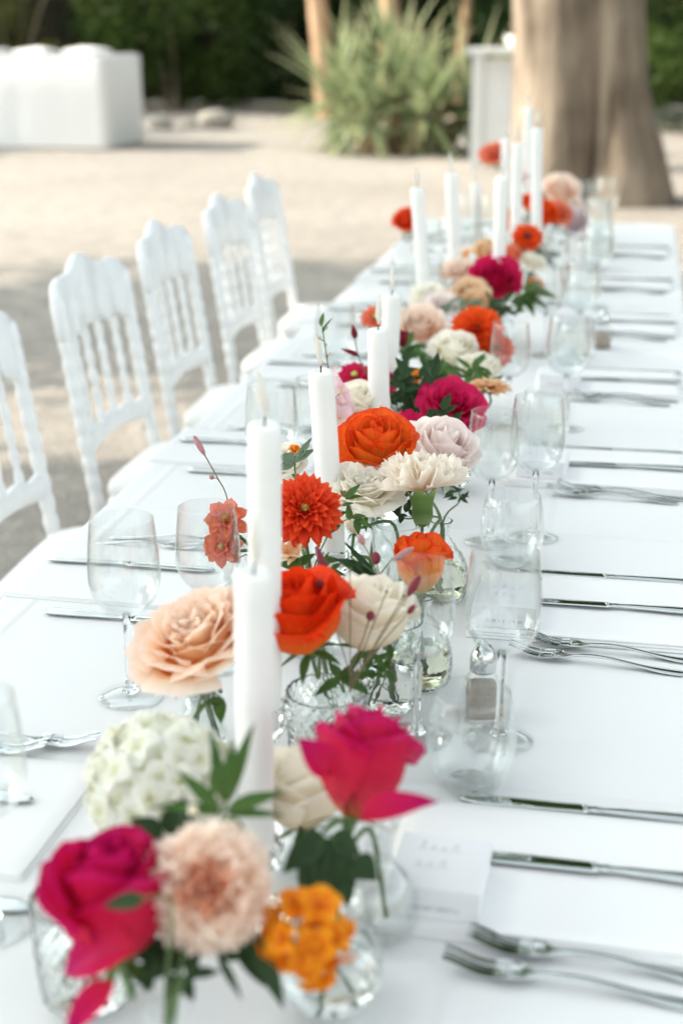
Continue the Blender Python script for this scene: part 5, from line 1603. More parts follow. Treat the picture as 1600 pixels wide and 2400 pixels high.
bloom('single', 'magenta', (-0.415, 2.175, 0.170), (-0.006, -0.517, 0.856), 0.06, 22, 'magenta spiky bloom behind the tall pink spike', [(-0.331, 2.126, 0.098), (-0.328, 2.135, 0.012)])
flower_spike('tall pale pink larkspur spike beside the third candle', (-0.380, 1.910, 0.130), (-0.416, 1.930, 0.300), [(-0.375, 1.806, 0.098), (-0.375, 1.793, 0.012)])
sprig('flower_bud', 'red closed buds on a stalk beside the fourth candle', [(-0.419, 2.188, 0.231), (-0.400, 2.174, 0.181), (-0.327, 2.130, 0.098), (-0.334, 2.129, 0.012)],
      [((-0.408, 2.179, 0.200), (-0.438, 2.177, 0.211), 0.014, 0.0), ((-0.416, 2.186, 0.225), (-0.422, 2.193, 0.247), 0.012, 0.0)], PET["burgundy"], 0.0014)
sprig('leaf_sprig', 'dense dark leaves around the rose-pink bloom in the middle', [(-0.313, 2.188, 0.138), (-0.304, 2.179, 0.106), (-0.253, 2.144, 0.084), (-0.272, 2.158, 0.012)],
      [((-0.312, 2.184, 0.125), (-0.359, 2.183, 0.150), 0.026, 0.3), ((-0.312, 2.184, 0.125), (-0.341, 2.193, 0.169), 0.026, 0.2), ((-0.308, 2.184, 0.125), (-0.308, 2.201, 0.172), 0.024, 0.2), ((-0.312, 2.184, 0.125), (-0.351, 2.174, 0.119), 0.026, 0.3), ((-0.311, 2.183, 0.122), (-0.279, 2.190, 0.157), 0.026, 0.3), ((-0.312, 2.184, 0.125), (-0.270, 2.178, 0.116), 0.026, 0.3), ((-0.311, 2.181, 0.119), (-0.295, 2.166, 0.097), 0.026, 0.4), ((-0.311, 2.181, 0.119), (-0.328, 2.161, 0.100), 0.024, 0.4), ((-0.285, 2.185, 0.112), (-0.260, 2.162, 0.094), 0.022, 0.3), ((-0.326, 2.187, 0.144), (-0.364, 2.190, 0.172), 0.024, 0.2), ((-0.297, 2.177, 0.128), (-0.270, 2.162, 0.132), 0.024, 0.3), ((-0.325, 2.181, 0.125), (-0.336, 2.151, 0.106), 0.02, 0.3)], m_leafdeep, 0.0014)
sprig('leaf_sprig', 'upright dark stalk with leaves beside the fifth candle', [(-0.359, 2.330, 0.187), (-0.365, 2.306, 0.120), (-0.330, 2.135, 0.098), (-0.330, 2.123, 0.012)],
      [((-0.361, 2.321, 0.160), (-0.346, 2.334, 0.190), 0.02, 0.2), ((-0.360, 2.316, 0.147), (-0.365, 2.304, 0.113), 0.018, 0.2), ((-0.360, 2.314, 0.140), (-0.329, 2.325, 0.153), 0.02, 0.3)], m_leafdeep, 0.0014)
bloom('bud', 'burgundy', (-0.368, 2.340, 0.195), (-0.324, 0.042, 0.945), 0.028, 23, 'dark burgundy bud beside the fifth candle', [(-0.329, 2.130, 0.098), (-0.331, 2.131, 0.012)])
bloom('open', 'magenta', (-0.254, 2.096, 0.145), (0.207, -0.504, 0.839), 0.084, 24, 'rose-pink bloom above the wine glass rim', [(-0.268, 2.151, 0.084), (-0.255, 2.149, 0.012)])
bloom('single', 'apricot', (-0.211, 2.269, 0.140), (0.085, 0.090, 0.992), 0.078, 25, 'flat apricot bloom behind the wine glass', [(-0.251, 2.138, 0.084), (-0.275, 2.164, 0.012)])
bloom('peony', 'blush', (-0.382, 2.657, 0.150), (0.122, -0.607, 0.785), 0.085, 26, 'blurred blush peony beside the fifth candle', [(-0.352, 2.649, 0.118), (-0.370, 2.629, 0.012)])
bloom('dahlia', 'redorange', (-0.272, 2.621, 0.160), (0.089, -0.697, 0.711), 0.105, 27, 'larger blurred red-orange dahlia with dark eye', [(-0.258, 2.567, 0.110), (-0.284, 2.551, 0.012)], 'm_dark')
bloom('dahlia', 'redorange', (-0.233, 2.614, 0.125), (0.505, -0.713, 0.487), 0.075, 28, 'smaller orange dahlia leaning out below the larger one', [(-0.261, 2.561, 0.110), (-0.281, 2.559, 0.012)], 'm_dark')
bloom('rose', 'white', (-0.306, 2.549, 0.125), (0.073, -0.364, 0.929), 0.078, 29, 'blurred ivory rose under the red-orange dahlia', [(-0.268, 2.558, 0.110), (-0.272, 2.563, 0.012)])
bloom('single', 'coral', (-0.450, 2.559, 0.185), (0.205, -0.474, 0.856), 0.062, 30, 'orange bloom peeking out behind the fourth candle', [(-0.372, 2.650, 0.118), (-0.345, 2.628, 0.012)])
bloom('open', 'lilac', (-0.394, 3.021, 0.120), (0.013, -0.569, 0.822), 0.065, 31, 'pale blossom behind the blush peony', [(-0.358, 2.632, 0.118), (-0.362, 2.650, 0.012)])
sprig('leaf_sprig', 'green leaves under the red-orange dahlias', [(-0.278, 2.565, 0.105), (-0.276, 2.555, 0.075), (-0.270, 2.560, 0.110), (-0.270, 2.561, 0.012)],
      [((-0.277, 2.560, 0.090), (-0.240, 2.572, 0.101), 0.03, 0.3), ((-0.277, 2.560, 0.090), (-0.322, 2.549, 0.083), 0.03, 0.3), ((-0.269, 2.562, 0.090), (-0.264, 2.576, 0.127), 0.03, 0.3), ((-0.285, 2.559, 0.090), (-0.344, 2.542, 0.075), 0.03, 0.3), ((-0.275, 2.551, 0.093), (-0.265, 2.540, 0.085), 0.03, 0.3)], m_leafgreen, 0.0014)
bloom('peony', 'magenta', (-0.297, 3.211, 0.150), (0.128, -0.639, 0.758), 0.105, 32, 'deep pink peony behind a candle in the middle distance', [(-0.293, 3.226, 0.084), (-0.286, 3.234, 0.012)])
bloom('open', 'apricot', (-0.343, 3.128, 0.130), (0.013, -0.569, 0.822), 0.07, 33, 'small apricot bloom beside the deep pink peony', [(-0.289, 3.233, 0.084), (-0.291, 3.226, 0.012)])
bloom('lily', 'apricot', (-0.391, 3.067, 0.130), (0.013, -0.569, 0.822), 0.06, 34, 'pale orange alstroemeria behind the blush peony', [(-0.287, 3.229, 0.084), (-0.293, 3.231, 0.012)])
bloom('cluster', 'amber', (-0.207, 3.216, 0.140), (0.398, -0.413, 0.819), 0.034, 35, 'tiny amber blooms beyond the deep pink peony', [(-0.301, 3.224, 0.084), (-0.276, 3.238, 0.012)])
sprig('leaf_sprig', 'drooping leaves hanging out beside the deep pink peony', [(-0.233, 3.126, 0.148), (-0.241, 3.117, 0.126), (-0.298, 3.232, 0.084), (-0.281, 3.228, 0.012)],
      [((-0.232, 3.122, 0.135), (-0.163, 3.128, 0.113), 0.036, 0.5), ((-0.232, 3.122, 0.135), (-0.193, 3.115, 0.092), 0.03, 0.4), ((-0.224, 3.127, 0.144), (-0.149, 3.129, 0.138), 0.036, 0.4), ((-0.241, 3.120, 0.135), (-0.228, 3.099, 0.099), 0.03, 0.3), ((-0.224, 3.125, 0.139), (-0.189, 3.141, 0.165), 0.03, 0.2)], m_leafgreen, 0.0014)
bloom('single', 'redorange', (-0.273, 3.816, 0.160), (0.201, -0.739, 0.643), 0.092, 36, 'red bloom with a dark eye in the distance', [(-0.259, 3.879, 0.110), (-0.283, 3.859, 0.012)], 'm_dark')
bloom('rose', 'apricot', (-0.357, 3.608, 0.150), (-0.033, -0.383, 0.923), 0.06, 37, 'distant apricot rose behind the tall middle candles', [(-0.261, 3.879, 0.110), (-0.281, 3.859, 0.012)])
bloom('lily', 'apricot', (-0.402, 3.544, 0.150), (-0.033, -0.383, 0.923), 0.06, 38, 'distant alstroemeria beside the thin far candle', [(-0.277, 3.880, 0.110), (-0.261, 3.858, 0.012)])
sprig('leaf_sprig', 'dark leaves below the red bloom with a dark eye', [(-0.243, 3.794, 0.126), (-0.252, 3.783, 0.100), (-0.265, 3.857, 0.110), (-0.276, 3.885, 0.012)],
      [((-0.242, 3.789, 0.110), (-0.178, 3.807, 0.126), 0.04, 0.3), ((-0.242, 3.789, 0.110), (-0.192, 3.793, 0.094), 0.04, 0.3), ((-0.242, 3.789, 0.110), (-0.285, 3.780, 0.110), 0.035, 0.3), ((-0.242, 3.791, 0.115), (-0.228, 3.803, 0.141), 0.03, 0.3), ((-0.274, 3.782, 0.110), (-0.309, 3.790, 0.152), 0.03, 0.2)], m_leafdeep, 0.0014)
bloom('rose', 'redorange', (-0.262, 4.255, 0.160), (0.205, -0.474, 0.856), 0.075, 39, 'distant red rose among the far candles', [(-0.314, 4.486, 0.118), (-0.284, 4.516, 0.012)])
bloom('open', 'coral', (-0.221, 4.293, 0.160), (0.325, -0.565, 0.759), 0.07, 40, 'distant coral rose beside the far glasses', [(-0.293, 4.493, 0.118), (-0.309, 4.508, 0.012)])
bloom('peony', 'blush', (-0.231, 4.536, 0.200), (0.227, -0.595, 0.771), 0.105, 41, 'pale blush peony beside the far wine glasses', [(-0.279, 5.083, 0.084), (-0.259, 5.076, 0.012)])
bloom('rose', 'redorange', (-0.351, 4.734, 0.225), (-0.033, -0.383, 0.923), 0.085, 42, 'far red rose showing between two tall candles', [(-0.274, 5.070, 0.084), (-0.266, 5.092, 0.012)])
bloom('rose', 'dahliared', (-0.614, 3.988, 0.165), (-0.208, -0.535, 0.819), 0.07, 43, 'lone red bloom on the chair side behind a leaning candle', [(-0.310, 4.501, 0.118), (-0.289, 4.499, 0.012)])
bloom('open', 'coral', (-0.475, 4.993, 0.260), (-0.110, -0.529, 0.842), 0.09, 44, 'tall coral bloom against the white pedestal', [(-0.278, 5.075, 0.084), (-0.260, 5.087, 0.012)])
bloom('peony', 'pink', (-0.183, 4.362, 0.130), (0.325, -0.565, 0.759), 0.085, 45, 'pale pink bloom at the far end beside the cloth', [(-0.265, 5.079, 0.084), (-0.276, 5.081, 0.012)])
candle(-0.268, 0.985, 0.055, 0.306, (0.014, 0.0), 'nearest blurred white taper candle in the front cluster', 'cut-glass holder of the nearest blurred taper', True, 0.0305)
candle(-0.309, 1.180, 0.075, 0.366, (0.015, 0.0), 'second white taper candle standing over the peach garden rose', 'cut-glass holder of the second taper by the peach rose', True, 0.0305)
candle(-0.331, 1.605, 0.075, 0.313, (-0.064, 0.0), 'third white taper candle beside the larkspur spike', 'cut-glass holder of the third taper by the larkspur', True, 0.0305)
candle(-0.340, 1.985, 0.06, 0.285, (-0.025, 0.0), 'fourth white taper candle with a tilted flame', 'cut-glass holder of the fourth taper with tilted flame', True, 0.0305)
candle(-0.378, 2.260, 0.06, 0.284, (0.030, 0.0), 'fifth white taper candle just behind the fourth', 'cut-glass holder of the fifth taper behind the fourth', True, 0.0305)
candle(-0.438, 3.120, 0.07, 0.356, (-0.079, 0.0), 'leaning white taper candle on the chair side of the far row', 'cut-glass holder of the leaning far taper', True, 0.0305)
candle(-0.395, 3.330, 0.075, 0.367, (-0.065, 0.0), 'tall straight white taper candle with a clear flame in the far row', 'cut-glass holder of the tall straight far taper', True, 0.0305)
candle(-0.456, 4.350, 0.07, 0.236, (-0.078, 0.0), 'thin distant white taper candle between two taller ones', 'cut-glass holder of the thin distant taper', True, 0.0305)
candle(-0.293, 3.240, 0.085, 0.369, (0.003, 0.0), 'white taper candle before the deep pink peony', 'cut-glass holder of the taper before the deep pink peony', True, 0.0305)
candle(-0.310, 3.900, 0.08, 0.390, (-0.011, 0.0), 'white taper candle behind the red bloom with dark eye', 'cut-glass holder of the taper behind the dark-eyed red bloom', True, 0.0305)
candle(-0.264, 4.050, 0.08, 0.418, (-0.034, 0.0), 'tall white taper candle in front of the stout tree trunk', 'cut-glass holder of the taper in front of the stout trunk', True, 0.0305)
candle(-0.337, 4.700, 0.08, 0.436, (-0.035, 0.0), 'tallest far white taper candle against the tree trunk', 'cut-glass holder of the tallest far taper', True, 0.0305)
candle(-0.402, 4.650, 0.08, 0.342, (-0.036, 0.0), 'far white taper candle next to the white pedestal', 'cut-glass holder of the far taper next to the pedestal', True, 0.0305)
fallen_petal((-0.129, 2.206, 0.002))
sprig('leaf_sprig', 'bushy dark foliage between the fifth candle and the rose-pink bloom', [(-0.313, 2.126, 0.186), (-0.310, 2.111, 0.144), (-0.266, 2.149, 0.084), (-0.257, 2.151, 0.012)],
      [((-0.332, 2.106, 0.148), (-0.331, 2.114, 0.175), 0.014, 0.4), ((-0.335, 2.111, 0.193), (-0.323, 2.132, 0.217), 0.015, 0.4), ((-0.329, 2.121, 0.138), (-0.310, 2.126, 0.154), 0.013, 0.3), ((-0.329, 2.116, 0.169), (-0.301, 2.120, 0.171), 0.012, 0.2), ((-0.326, 2.102, 0.172), (-0.330, 2.093, 0.160), 0.012, 0.2), ((-0.278, 2.109, 0.150), (-0.255, 2.102, 0.142), 0.016, 0.3), ((-0.288, 2.105, 0.161), (-0.296, 2.086, 0.146), 0.017, 0.3), ((-0.342, 2.125, 0.175), (-0.334, 2.134, 0.206), 0.016, 0.4), ((-0.318, 2.115, 0.169), (-0.358, 2.110, 0.178), 0.019, 0.1), ((-0.339, 2.111, 0.154), (-0.306, 2.126, 0.162), 0.017, 0.5), ((-0.294, 2.118, 0.164), (-0.275, 2.116, 0.190), 0.014, 0.3), ((-0.323, 2.103, 0.167), (-0.299, 2.101, 0.179), 0.013, 0.4), ((-0.295, 2.134, 0.160), (-0.323, 2.122, 0.179), 0.016, 0.2), ((-0.310, 2.115, 0.167), (-0.327, 2.102, 0.157), 0.015, 0.3), ((-0.338, 2.103, 0.184), (-0.320, 2.091, 0.170), 0.018, 0.4), ((-0.328, 2.123, 0.143), (-0.342, 2.137, 0.161), 0.013, 0.2), ((-0.336, 2.120, 0.156), (-0.349, 2.111, 0.146), 0.011, 0.2), ((-0.301, 2.135, 0.163), (-0.314, 2.127, 0.146), 0.015, 0.2), ((-0.333, 2.101, 0.146), (-0.358, 2.088, 0.156), 0.011, 0.1), ((-0.330, 2.102, 0.157), (-0.309, 2.097, 0.141), 0.016, 0.5), ((-0.293, 2.123, 0.164), (-0.285, 2.113, 0.145), 0.016, 0.4), ((-0.340, 2.121, 0.174), (-0.299, 2.122, 0.192), 0.018, 0.5), ((-0.294, 2.108, 0.174), (-0.295, 2.112, 0.158), 0.012, 0.5), ((-0.306, 2.116, 0.185), (-0.279, 2.130, 0.218), 0.02, 0.2), ((-0.331, 2.122, 0.152), (-0.354, 2.110, 0.151), 0.012, 0.3), ((-0.322, 2.117, 0.143), (-0.305, 2.128, 0.158), 0.013, 0.4), ((-0.319, 2.105, 0.185), (-0.339, 2.114, 0.220), 0.022, 0.4), ((-0.313, 2.121, 0.136), (-0.309, 2.120, 0.113), 0.02, 0.2), ((-0.296, 2.123, 0.159), (-0.282, 2.137, 0.184), 0.016, 0.3), ((-0.284, 2.128, 0.141), (-0.263, 2.136, 0.125), 0.014, 0.4), ((-0.290, 2.105, 0.152), (-0.308, 2.096, 0.136), 0.017, 0.2), ((-0.334, 2.101, 0.183), (-0.309, 2.113, 0.206), 0.015, 0.4), ((-0.295, 2.141, 0.187), (-0.306, 2.135, 0.212), 0.01, 0.2), ((-0.283, 2.132, 0.167), (-0.261, 2.125, 0.161), 0.011, 0.5), ((-0.318, 2.115, 0.139), (-0.295, 2.124, 0.157), 0.012, 0.4), ((-0.340, 2.116, 0.192), (-0.311, 2.123, 0.200), 0.013, 0.1), ((-0.286, 2.122, 0.138), (-0.261, 2.125, 0.149), 0.014, 0.3), ((-0.300, 2.122, 0.155), (-0.301, 2.119, 0.135), 0.014, 0.2), ((-0.279, 2.109, 0.173), (-0.301, 2.115, 0.203), 0.016, 0.2), ((-0.322, 2.113, 0.146), (-0.300, 2.121, 0.167), 0.014, 0.3), ((-0.328, 2.120, 0.191), (-0.327, 2.123, 0.174), 0.01, 0.4), ((-0.325, 2.120, 0.147), (-0.365, 2.112, 0.154), 0.021, 0.1), ((-0.283, 2.117, 0.186), (-0.279, 2.134, 0.226), 0.018, 0.3), ((-0.283, 2.111, 0.181), (-0.266, 2.130, 0.195), 0.012, 0.5), ((-0.290, 2.107, 0.147), (-0.272, 2.127, 0.177), 0.018, 0.2), ((-0.294, 2.101, 0.162), (-0.292, 2.087, 0.152), 0.012, 0.3)], m_leafdeep, 0.0014)
sprig('leaf_sprig', 'small dark leaves in front of the rose-pink bloom', [(-0.262, 2.013, 0.162), (-0.261, 2.005, 0.138), (-0.273, 2.147, 0.084), (-0.248, 2.153, 0.012)],
      [((-0.238, 1.996, 0.142), (-0.219, 1.991, 0.143), 0.01, 0.2), ((-0.257, 2.009, 0.147), (-0.275, 2.010, 0.158), 0.01, 0.5), ((-0.245, 2.026, 0.144), (-0.267, 2.030, 0.140), 0.01, 0.2), ((-0.267, 2.011, 0.137), (-0.296, 2.017, 0.142), 0.012, 0.2), ((-0.257, 1.990, 0.141), (-0.266, 1.985, 0.163), 0.011, 0.5), ((-0.246, 1.992, 0.148), (-0.266, 1.989, 0.132), 0.017, 0.4), ((-0.263, 2.006, 0.150), (-0.293, 1.992, 0.158), 0.015, 0.5), ((-0.242, 2.004, 0.154), (-0.272, 2.001, 0.171), 0.014, 0.2), ((-0.250, 1.998, 0.165), (-0.233, 2.009, 0.177), 0.012, 0.4), ((-0.262, 2.013, 0.148), (-0.280, 2.022, 0.169), 0.013, 0.5), ((-0.254, 1.999, 0.167), (-0.244, 2.015, 0.191), 0.015, 0.1), ((-0.257, 2.023, 0.153), (-0.251, 2.015, 0.136), 0.017, 0.2), ((-0.276, 2.016, 0.135), (-0.301, 2.010, 0.130), 0.012, 0.4), ((-0.281, 2.015, 0.133), (-0.254, 2.024, 0.134), 0.015, 0.2), ((-0.271, 1.987, 0.151), (-0.286, 1.988, 0.143), 0.008, 0.2), ((-0.259, 2.021, 0.139), (-0.241, 2.021, 0.132), 0.012, 0.4), ((-0.243, 2.009, 0.143), (-0.227, 2.024, 0.164), 0.014, 0.2), ((-0.278, 2.001, 0.153), (-0.265, 2.009, 0.168), 0.01, 0.2)], m_leafdeep, 0.0014)
sprig('leaf_sprig', 'dark foliage behind the flat apricot bloom', [(-0.242, 2.369, 0.142), (-0.241, 2.361, 0.118), (-0.264, 2.143, 0.084), (-0.260, 2.159, 0.012)],
      [((-0.252, 2.355, 0.131), (-0.273, 2.355, 0.117), 0.012, 0.4), ((-0.250, 2.352, 0.142), (-0.223, 2.357, 0.149), 0.014, 0.2), ((-0.233, 2.355, 0.122), (-0.267, 2.359, 0.129), 0.017, 0.3), ((-0.249, 2.358, 0.147), (-0.230, 2.357, 0.172), 0.014, 0.5), ((-0.243, 2.346, 0.127), (-0.277, 2.346, 0.122), 0.015, 0.2), ((-0.219, 2.367, 0.133), (-0.238, 2.370, 0.151), 0.011, 0.3), ((-0.234, 2.348, 0.123), (-0.248, 2.342, 0.160), 0.018, 0.2), ((-0.222, 2.354, 0.120), (-0.200, 2.370, 0.137), 0.016, 0.3), ((-0.254, 2.378, 0.139), (-0.232, 2.383, 0.171), 0.017, 0.2), ((-0.249, 2.354, 0.124), (-0.238, 2.370, 0.137), 0.011, 0.2), ((-0.224, 2.367, 0.115), (-0.262, 2.370, 0.120), 0.018, 0.1), ((-0.258, 2.375, 0.128), (-0.274, 2.366, 0.147), 0.01, 0.5), ((-0.222, 2.363, 0.136), (-0.248, 2.352, 0.138), 0.014, 0.3), ((-0.222, 2.375, 0.128), (-0.251, 2.370, 0.123), 0.018, 0.3), ((-0.243, 2.383, 0.139), (-0.267, 2.371, 0.135), 0.015, 0.1), ((-0.234, 2.357, 0.134), (-0.245, 2.355, 0.160), 0.01, 0.1), ((-0.231, 2.357, 0.119), (-0.231, 2.353, 0.102), 0.013, 0.2), ((-0.245, 2.351, 0.131), (-0.254, 2.354, 0.114), 0.013, 0.4)], m_leafgreen, 0.0014)
sprig('leaf_sprig', 'small green leaves under the ivory rose in the middle distance', [(-0.284, 2.418, 0.130), (-0.282, 2.411, 0.110), (-0.282, 2.572, 0.110), (-0.256, 2.546, 0.012)],
      [((-0.302, 2.426, 0.126), (-0.319, 2.421, 0.120), 0.012, 0.4), ((-0.269, 2.428, 0.124), (-0.295, 2.433, 0.131), 0.011, 0.5), ((-0.264, 2.420, 0.111), (-0.257, 2.423, 0.135), 0.012, 0.4), ((-0.260, 2.420, 0.131), (-0.288, 2.427, 0.150), 0.015, 0.1), ((-0.253, 2.401, 0.116), (-0.277, 2.396, 0.128), 0.014, 0.4), ((-0.284, 2.424, 0.119), (-0.308, 2.428, 0.136), 0.015, 0.1), ((-0.310, 2.407, 0.117), (-0.314, 2.401, 0.100), 0.016, 0.2), ((-0.289, 2.418, 0.127), (-0.306, 2.413, 0.148), 0.011, 0.3), ((-0.257, 2.412, 0.134), (-0.234, 2.410, 0.133), 0.011, 0.2), ((-0.299, 2.396, 0.126), (-0.266, 2.389, 0.130), 0.017, 0.5), ((-0.312, 2.411, 0.125), (-0.278, 2.409, 0.141), 0.017, 0.4), ((-0.296, 2.416, 0.127), (-0.315, 2.398, 0.130), 0.01, 0.1), ((-0.312, 2.416, 0.127), (-0.309, 2.433, 0.149), 0.015, 0.3), ((-0.300, 2.407, 0.134), (-0.279, 2.416, 0.130), 0.009, 0.3), ((-0.295, 2.396, 0.112), (-0.273, 2.397, 0.102), 0.016, 0.3), ((-0.300, 2.418, 0.120), (-0.271, 2.412, 0.125), 0.015, 0.3), ((-0.313, 2.417, 0.124), (-0.309, 2.402, 0.114), 0.01, 0.1), ((-0.254, 2.404, 0.124), (-0.226, 2.405, 0.132), 0.014, 0.4)], m_leafgreen, 0.0014)
sprig('leaf_sprig', 'loose leaves low around the second candle and orange rose', [(-0.317, 1.451, 0.137), (-0.316, 1.447, 0.123), (-0.335, 1.502, 0.098), (-0.335, 1.509, 0.012)],
      [((-0.310, 1.438, 0.130), (-0.303, 1.434, 0.154), 0.009, 0.3), ((-0.302, 1.450, 0.128), (-0.292, 1.458, 0.135), 0.007, 0.3), ((-0.331, 1.436, 0.138), (-0.335, 1.437, 0.124), 0.012, 0.2), ((-0.315, 1.459, 0.133), (-0.294, 1.469, 0.136), 0.012, 0.4), ((-0.324, 1.452, 0.120), (-0.341, 1.438, 0.132), 0.01, 0.5), ((-0.306, 1.462, 0.130), (-0.316, 1.466, 0.122), 0.006, 0.3), ((-0.330, 1.432, 0.132), (-0.337, 1.426, 0.125), 0.007, 0.3), ((-0.308, 1.442, 0.141), (-0.294, 1.435, 0.148), 0.005, 0.4), ((-0.322, 1.456, 0.126), (-0.307, 1.446, 0.132), 0.006, 0.4), ((-0.301, 1.446, 0.124), (-0.308, 1.433, 0.120), 0.007, 0.4), ((-0.309, 1.460, 0.120), (-0.287, 1.466, 0.120), 0.011, 0.5), ((-0.322, 1.449, 0.122), (-0.338, 1.453, 0.127), 0.006, 0.2), ((-0.306, 1.429, 0.128), (-0.298, 1.426, 0.124), 0.006, 0.2), ((-0.316, 1.460, 0.121), (-0.329, 1.444, 0.124), 0.007, 0.3)], m_leafgreen, 0.0014)
sprig('leaf_sprig', 'dark leaves under the flame orange rose', [(-0.253, 1.644, 0.152), (-0.252, 1.636, 0.128), (-0.214, 1.714, 0.100), (-0.217, 1.705, 0.012)],
      [((-0.249, 1.651, 0.126), (-0.262, 1.643, 0.130), 0.007, 0.4), ((-0.252, 1.627, 0.136), (-0.254, 1.622, 0.125), 0.009, 0.4), ((-0.256, 1.626, 0.143), (-0.250, 1.624, 0.158), 0.007, 0.2), ((-0.262, 1.646, 0.127), (-0.258, 1.657, 0.140), 0.008, 0.2), ((-0.245, 1.643, 0.137), (-0.236, 1.628, 0.131), 0.01, 0.3), ((-0.252, 1.651, 0.130), (-0.246, 1.660, 0.148), 0.01, 0.2), ((-0.254, 1.654, 0.148), (-0.241, 1.654, 0.162), 0.007, 0.2), ((-0.252, 1.634, 0.154), (-0.248, 1.641, 0.140), 0.01, 0.1), ((-0.255, 1.637, 0.128), (-0.266, 1.638, 0.138), 0.006, 0.5)], m_leafdeep, 0.0014)
sprig('leaf_sprig', 'distant leaves around the red bloom with a dark eye', [(-0.316, 3.750, 0.136), (-0.314, 3.739, 0.104), (-0.284, 3.856, 0.110), (-0.253, 3.887, 0.012)],
      [((-0.327, 3.743, 0.134), (-0.340, 3.747, 0.151), 0.009, 0.3), ((-0.345, 3.740, 0.122), (-0.324, 3.732, 0.123), 0.009, 0.2), ((-0.302, 3.723, 0.109), (-0.328, 3.731, 0.121), 0.014, 0.2), ((-0.341, 3.753, 0.131), (-0.351, 3.740, 0.115), 0.017, 0.2), ((-0.312, 3.742, 0.139), (-0.290, 3.745, 0.137), 0.01, 0.3), ((-0.320, 3.752, 0.125), (-0.312, 3.760, 0.156), 0.015, 0.5), ((-0.301, 3.750, 0.128), (-0.278, 3.749, 0.137), 0.009, 0.3), ((-0.342, 3.722, 0.119), (-0.341, 3.734, 0.146), 0.015, 0.3), ((-0.310, 3.745, 0.122), (-0.292, 3.752, 0.154), 0.015, 0.4), ((-0.305, 3.742, 0.101), (-0.294, 3.745, 0.125), 0.01, 0.3), ((-0.339, 3.755, 0.131), (-0.310, 3.763, 0.127), 0.015, 0.4), ((-0.340, 3.727, 0.126), (-0.371, 3.715, 0.145), 0.015, 0.3), ((-0.325, 3.746, 0.103), (-0.305, 3.757, 0.110), 0.01, 0.3), ((-0.310, 3.751, 0.128), (-0.283, 3.754, 0.134), 0.015, 0.4)], m_leafgreen, 0.0014)
bloom('rose', 'redorange', (-0.312, 4.437, 0.170), (0.073, -0.364, 0.929), 0.06, 46, 'small far red rose below two tall candles', [(-0.310, 4.506, 0.118), (-0.288, 4.493, 0.012)])
bloom('open', 'blush', (-0.210, 4.628, 0.150), (0.301, -0.503, 0.810), 0.08, 47, 'far blush bloom between coral rose and far glasses', [(-0.278, 5.085, 0.084), (-0.260, 5.074, 0.012)])
bloom('peony', 'apricot', (-0.272, 4.623, 0.170), (0.111, -0.552, 0.826), 0.07, 48, 'far apricot bloom beside the tall trunk-side candle', [(-0.266, 5.081, 0.084), (-0.275, 5.079, 0.012)])
bloom('single', 'coral', (-0.358, 4.100, 0.150), (0.013, -0.569, 0.822), 0.06, 49, 'far coral bloom behind the candle of the deep pink peony', [(-0.278, 3.884, 0.110), (-0.260, 3.853, 0.012)])
bloom('rose', 'apricot', (-0.321, 3.075, 0.120), (-0.137, -0.397, 0.908), 0.06, 50, 'apricot rosebud under the deep pink peony', [(-0.283, 3.230, 0.084), (-0.299, 3.230, 0.012)])
bloom('open', 'white', (-0.423, 3.060, 0.130), (-0.012, -0.450, 0.893), 0.07, 51, 'faint ivory bloom behind the leaning candle', [(-0.297, 3.234, 0.084), (-0.282, 3.226, 0.012)])
bloom('rose', 'white', (-0.251, 2.490, 0.110), (0.148, -0.201, 0.968), 0.065, 52, 'ivory rose below the smaller orange dahlia', [(-0.273, 2.562, 0.110), (-0.266, 2.557, 0.012)])
bloom('cluster', 'amber', (-0.339, 2.260, 0.150), (0.087, -0.432, 0.898), 0.03, 53, 'tiny amber blooms in the dark foliage by the fifth candle', [(-0.266, 2.153, 0.084), (-0.257, 2.146, 0.012)])
bloom('bud', 'magenta', (-0.375, 2.236, 0.140), (-0.104, -0.014, 0.994), 0.045, 54, 'pink rosebud between the fourth and fifth candles', [(-0.335, 2.128, 0.098), (-0.324, 2.133, 0.012)])
bloom('rose', 'blush', (-0.350, 1.970, 0.140), (-0.059, -0.243, 0.968), 0.055, 55, 'blush rose low beside the fourth candle', [(-0.324, 2.135, 0.098), (-0.337, 2.125, 0.012)])
bloom('cluster', 'amber', (-0.399, 1.692, 0.185), (0.208, -0.530, 0.822), 0.018, 56, 'single tiny amber bloom among the grey-green leaves', [(-0.337, 1.509, 0.098), (-0.332, 1.500, 0.012)])
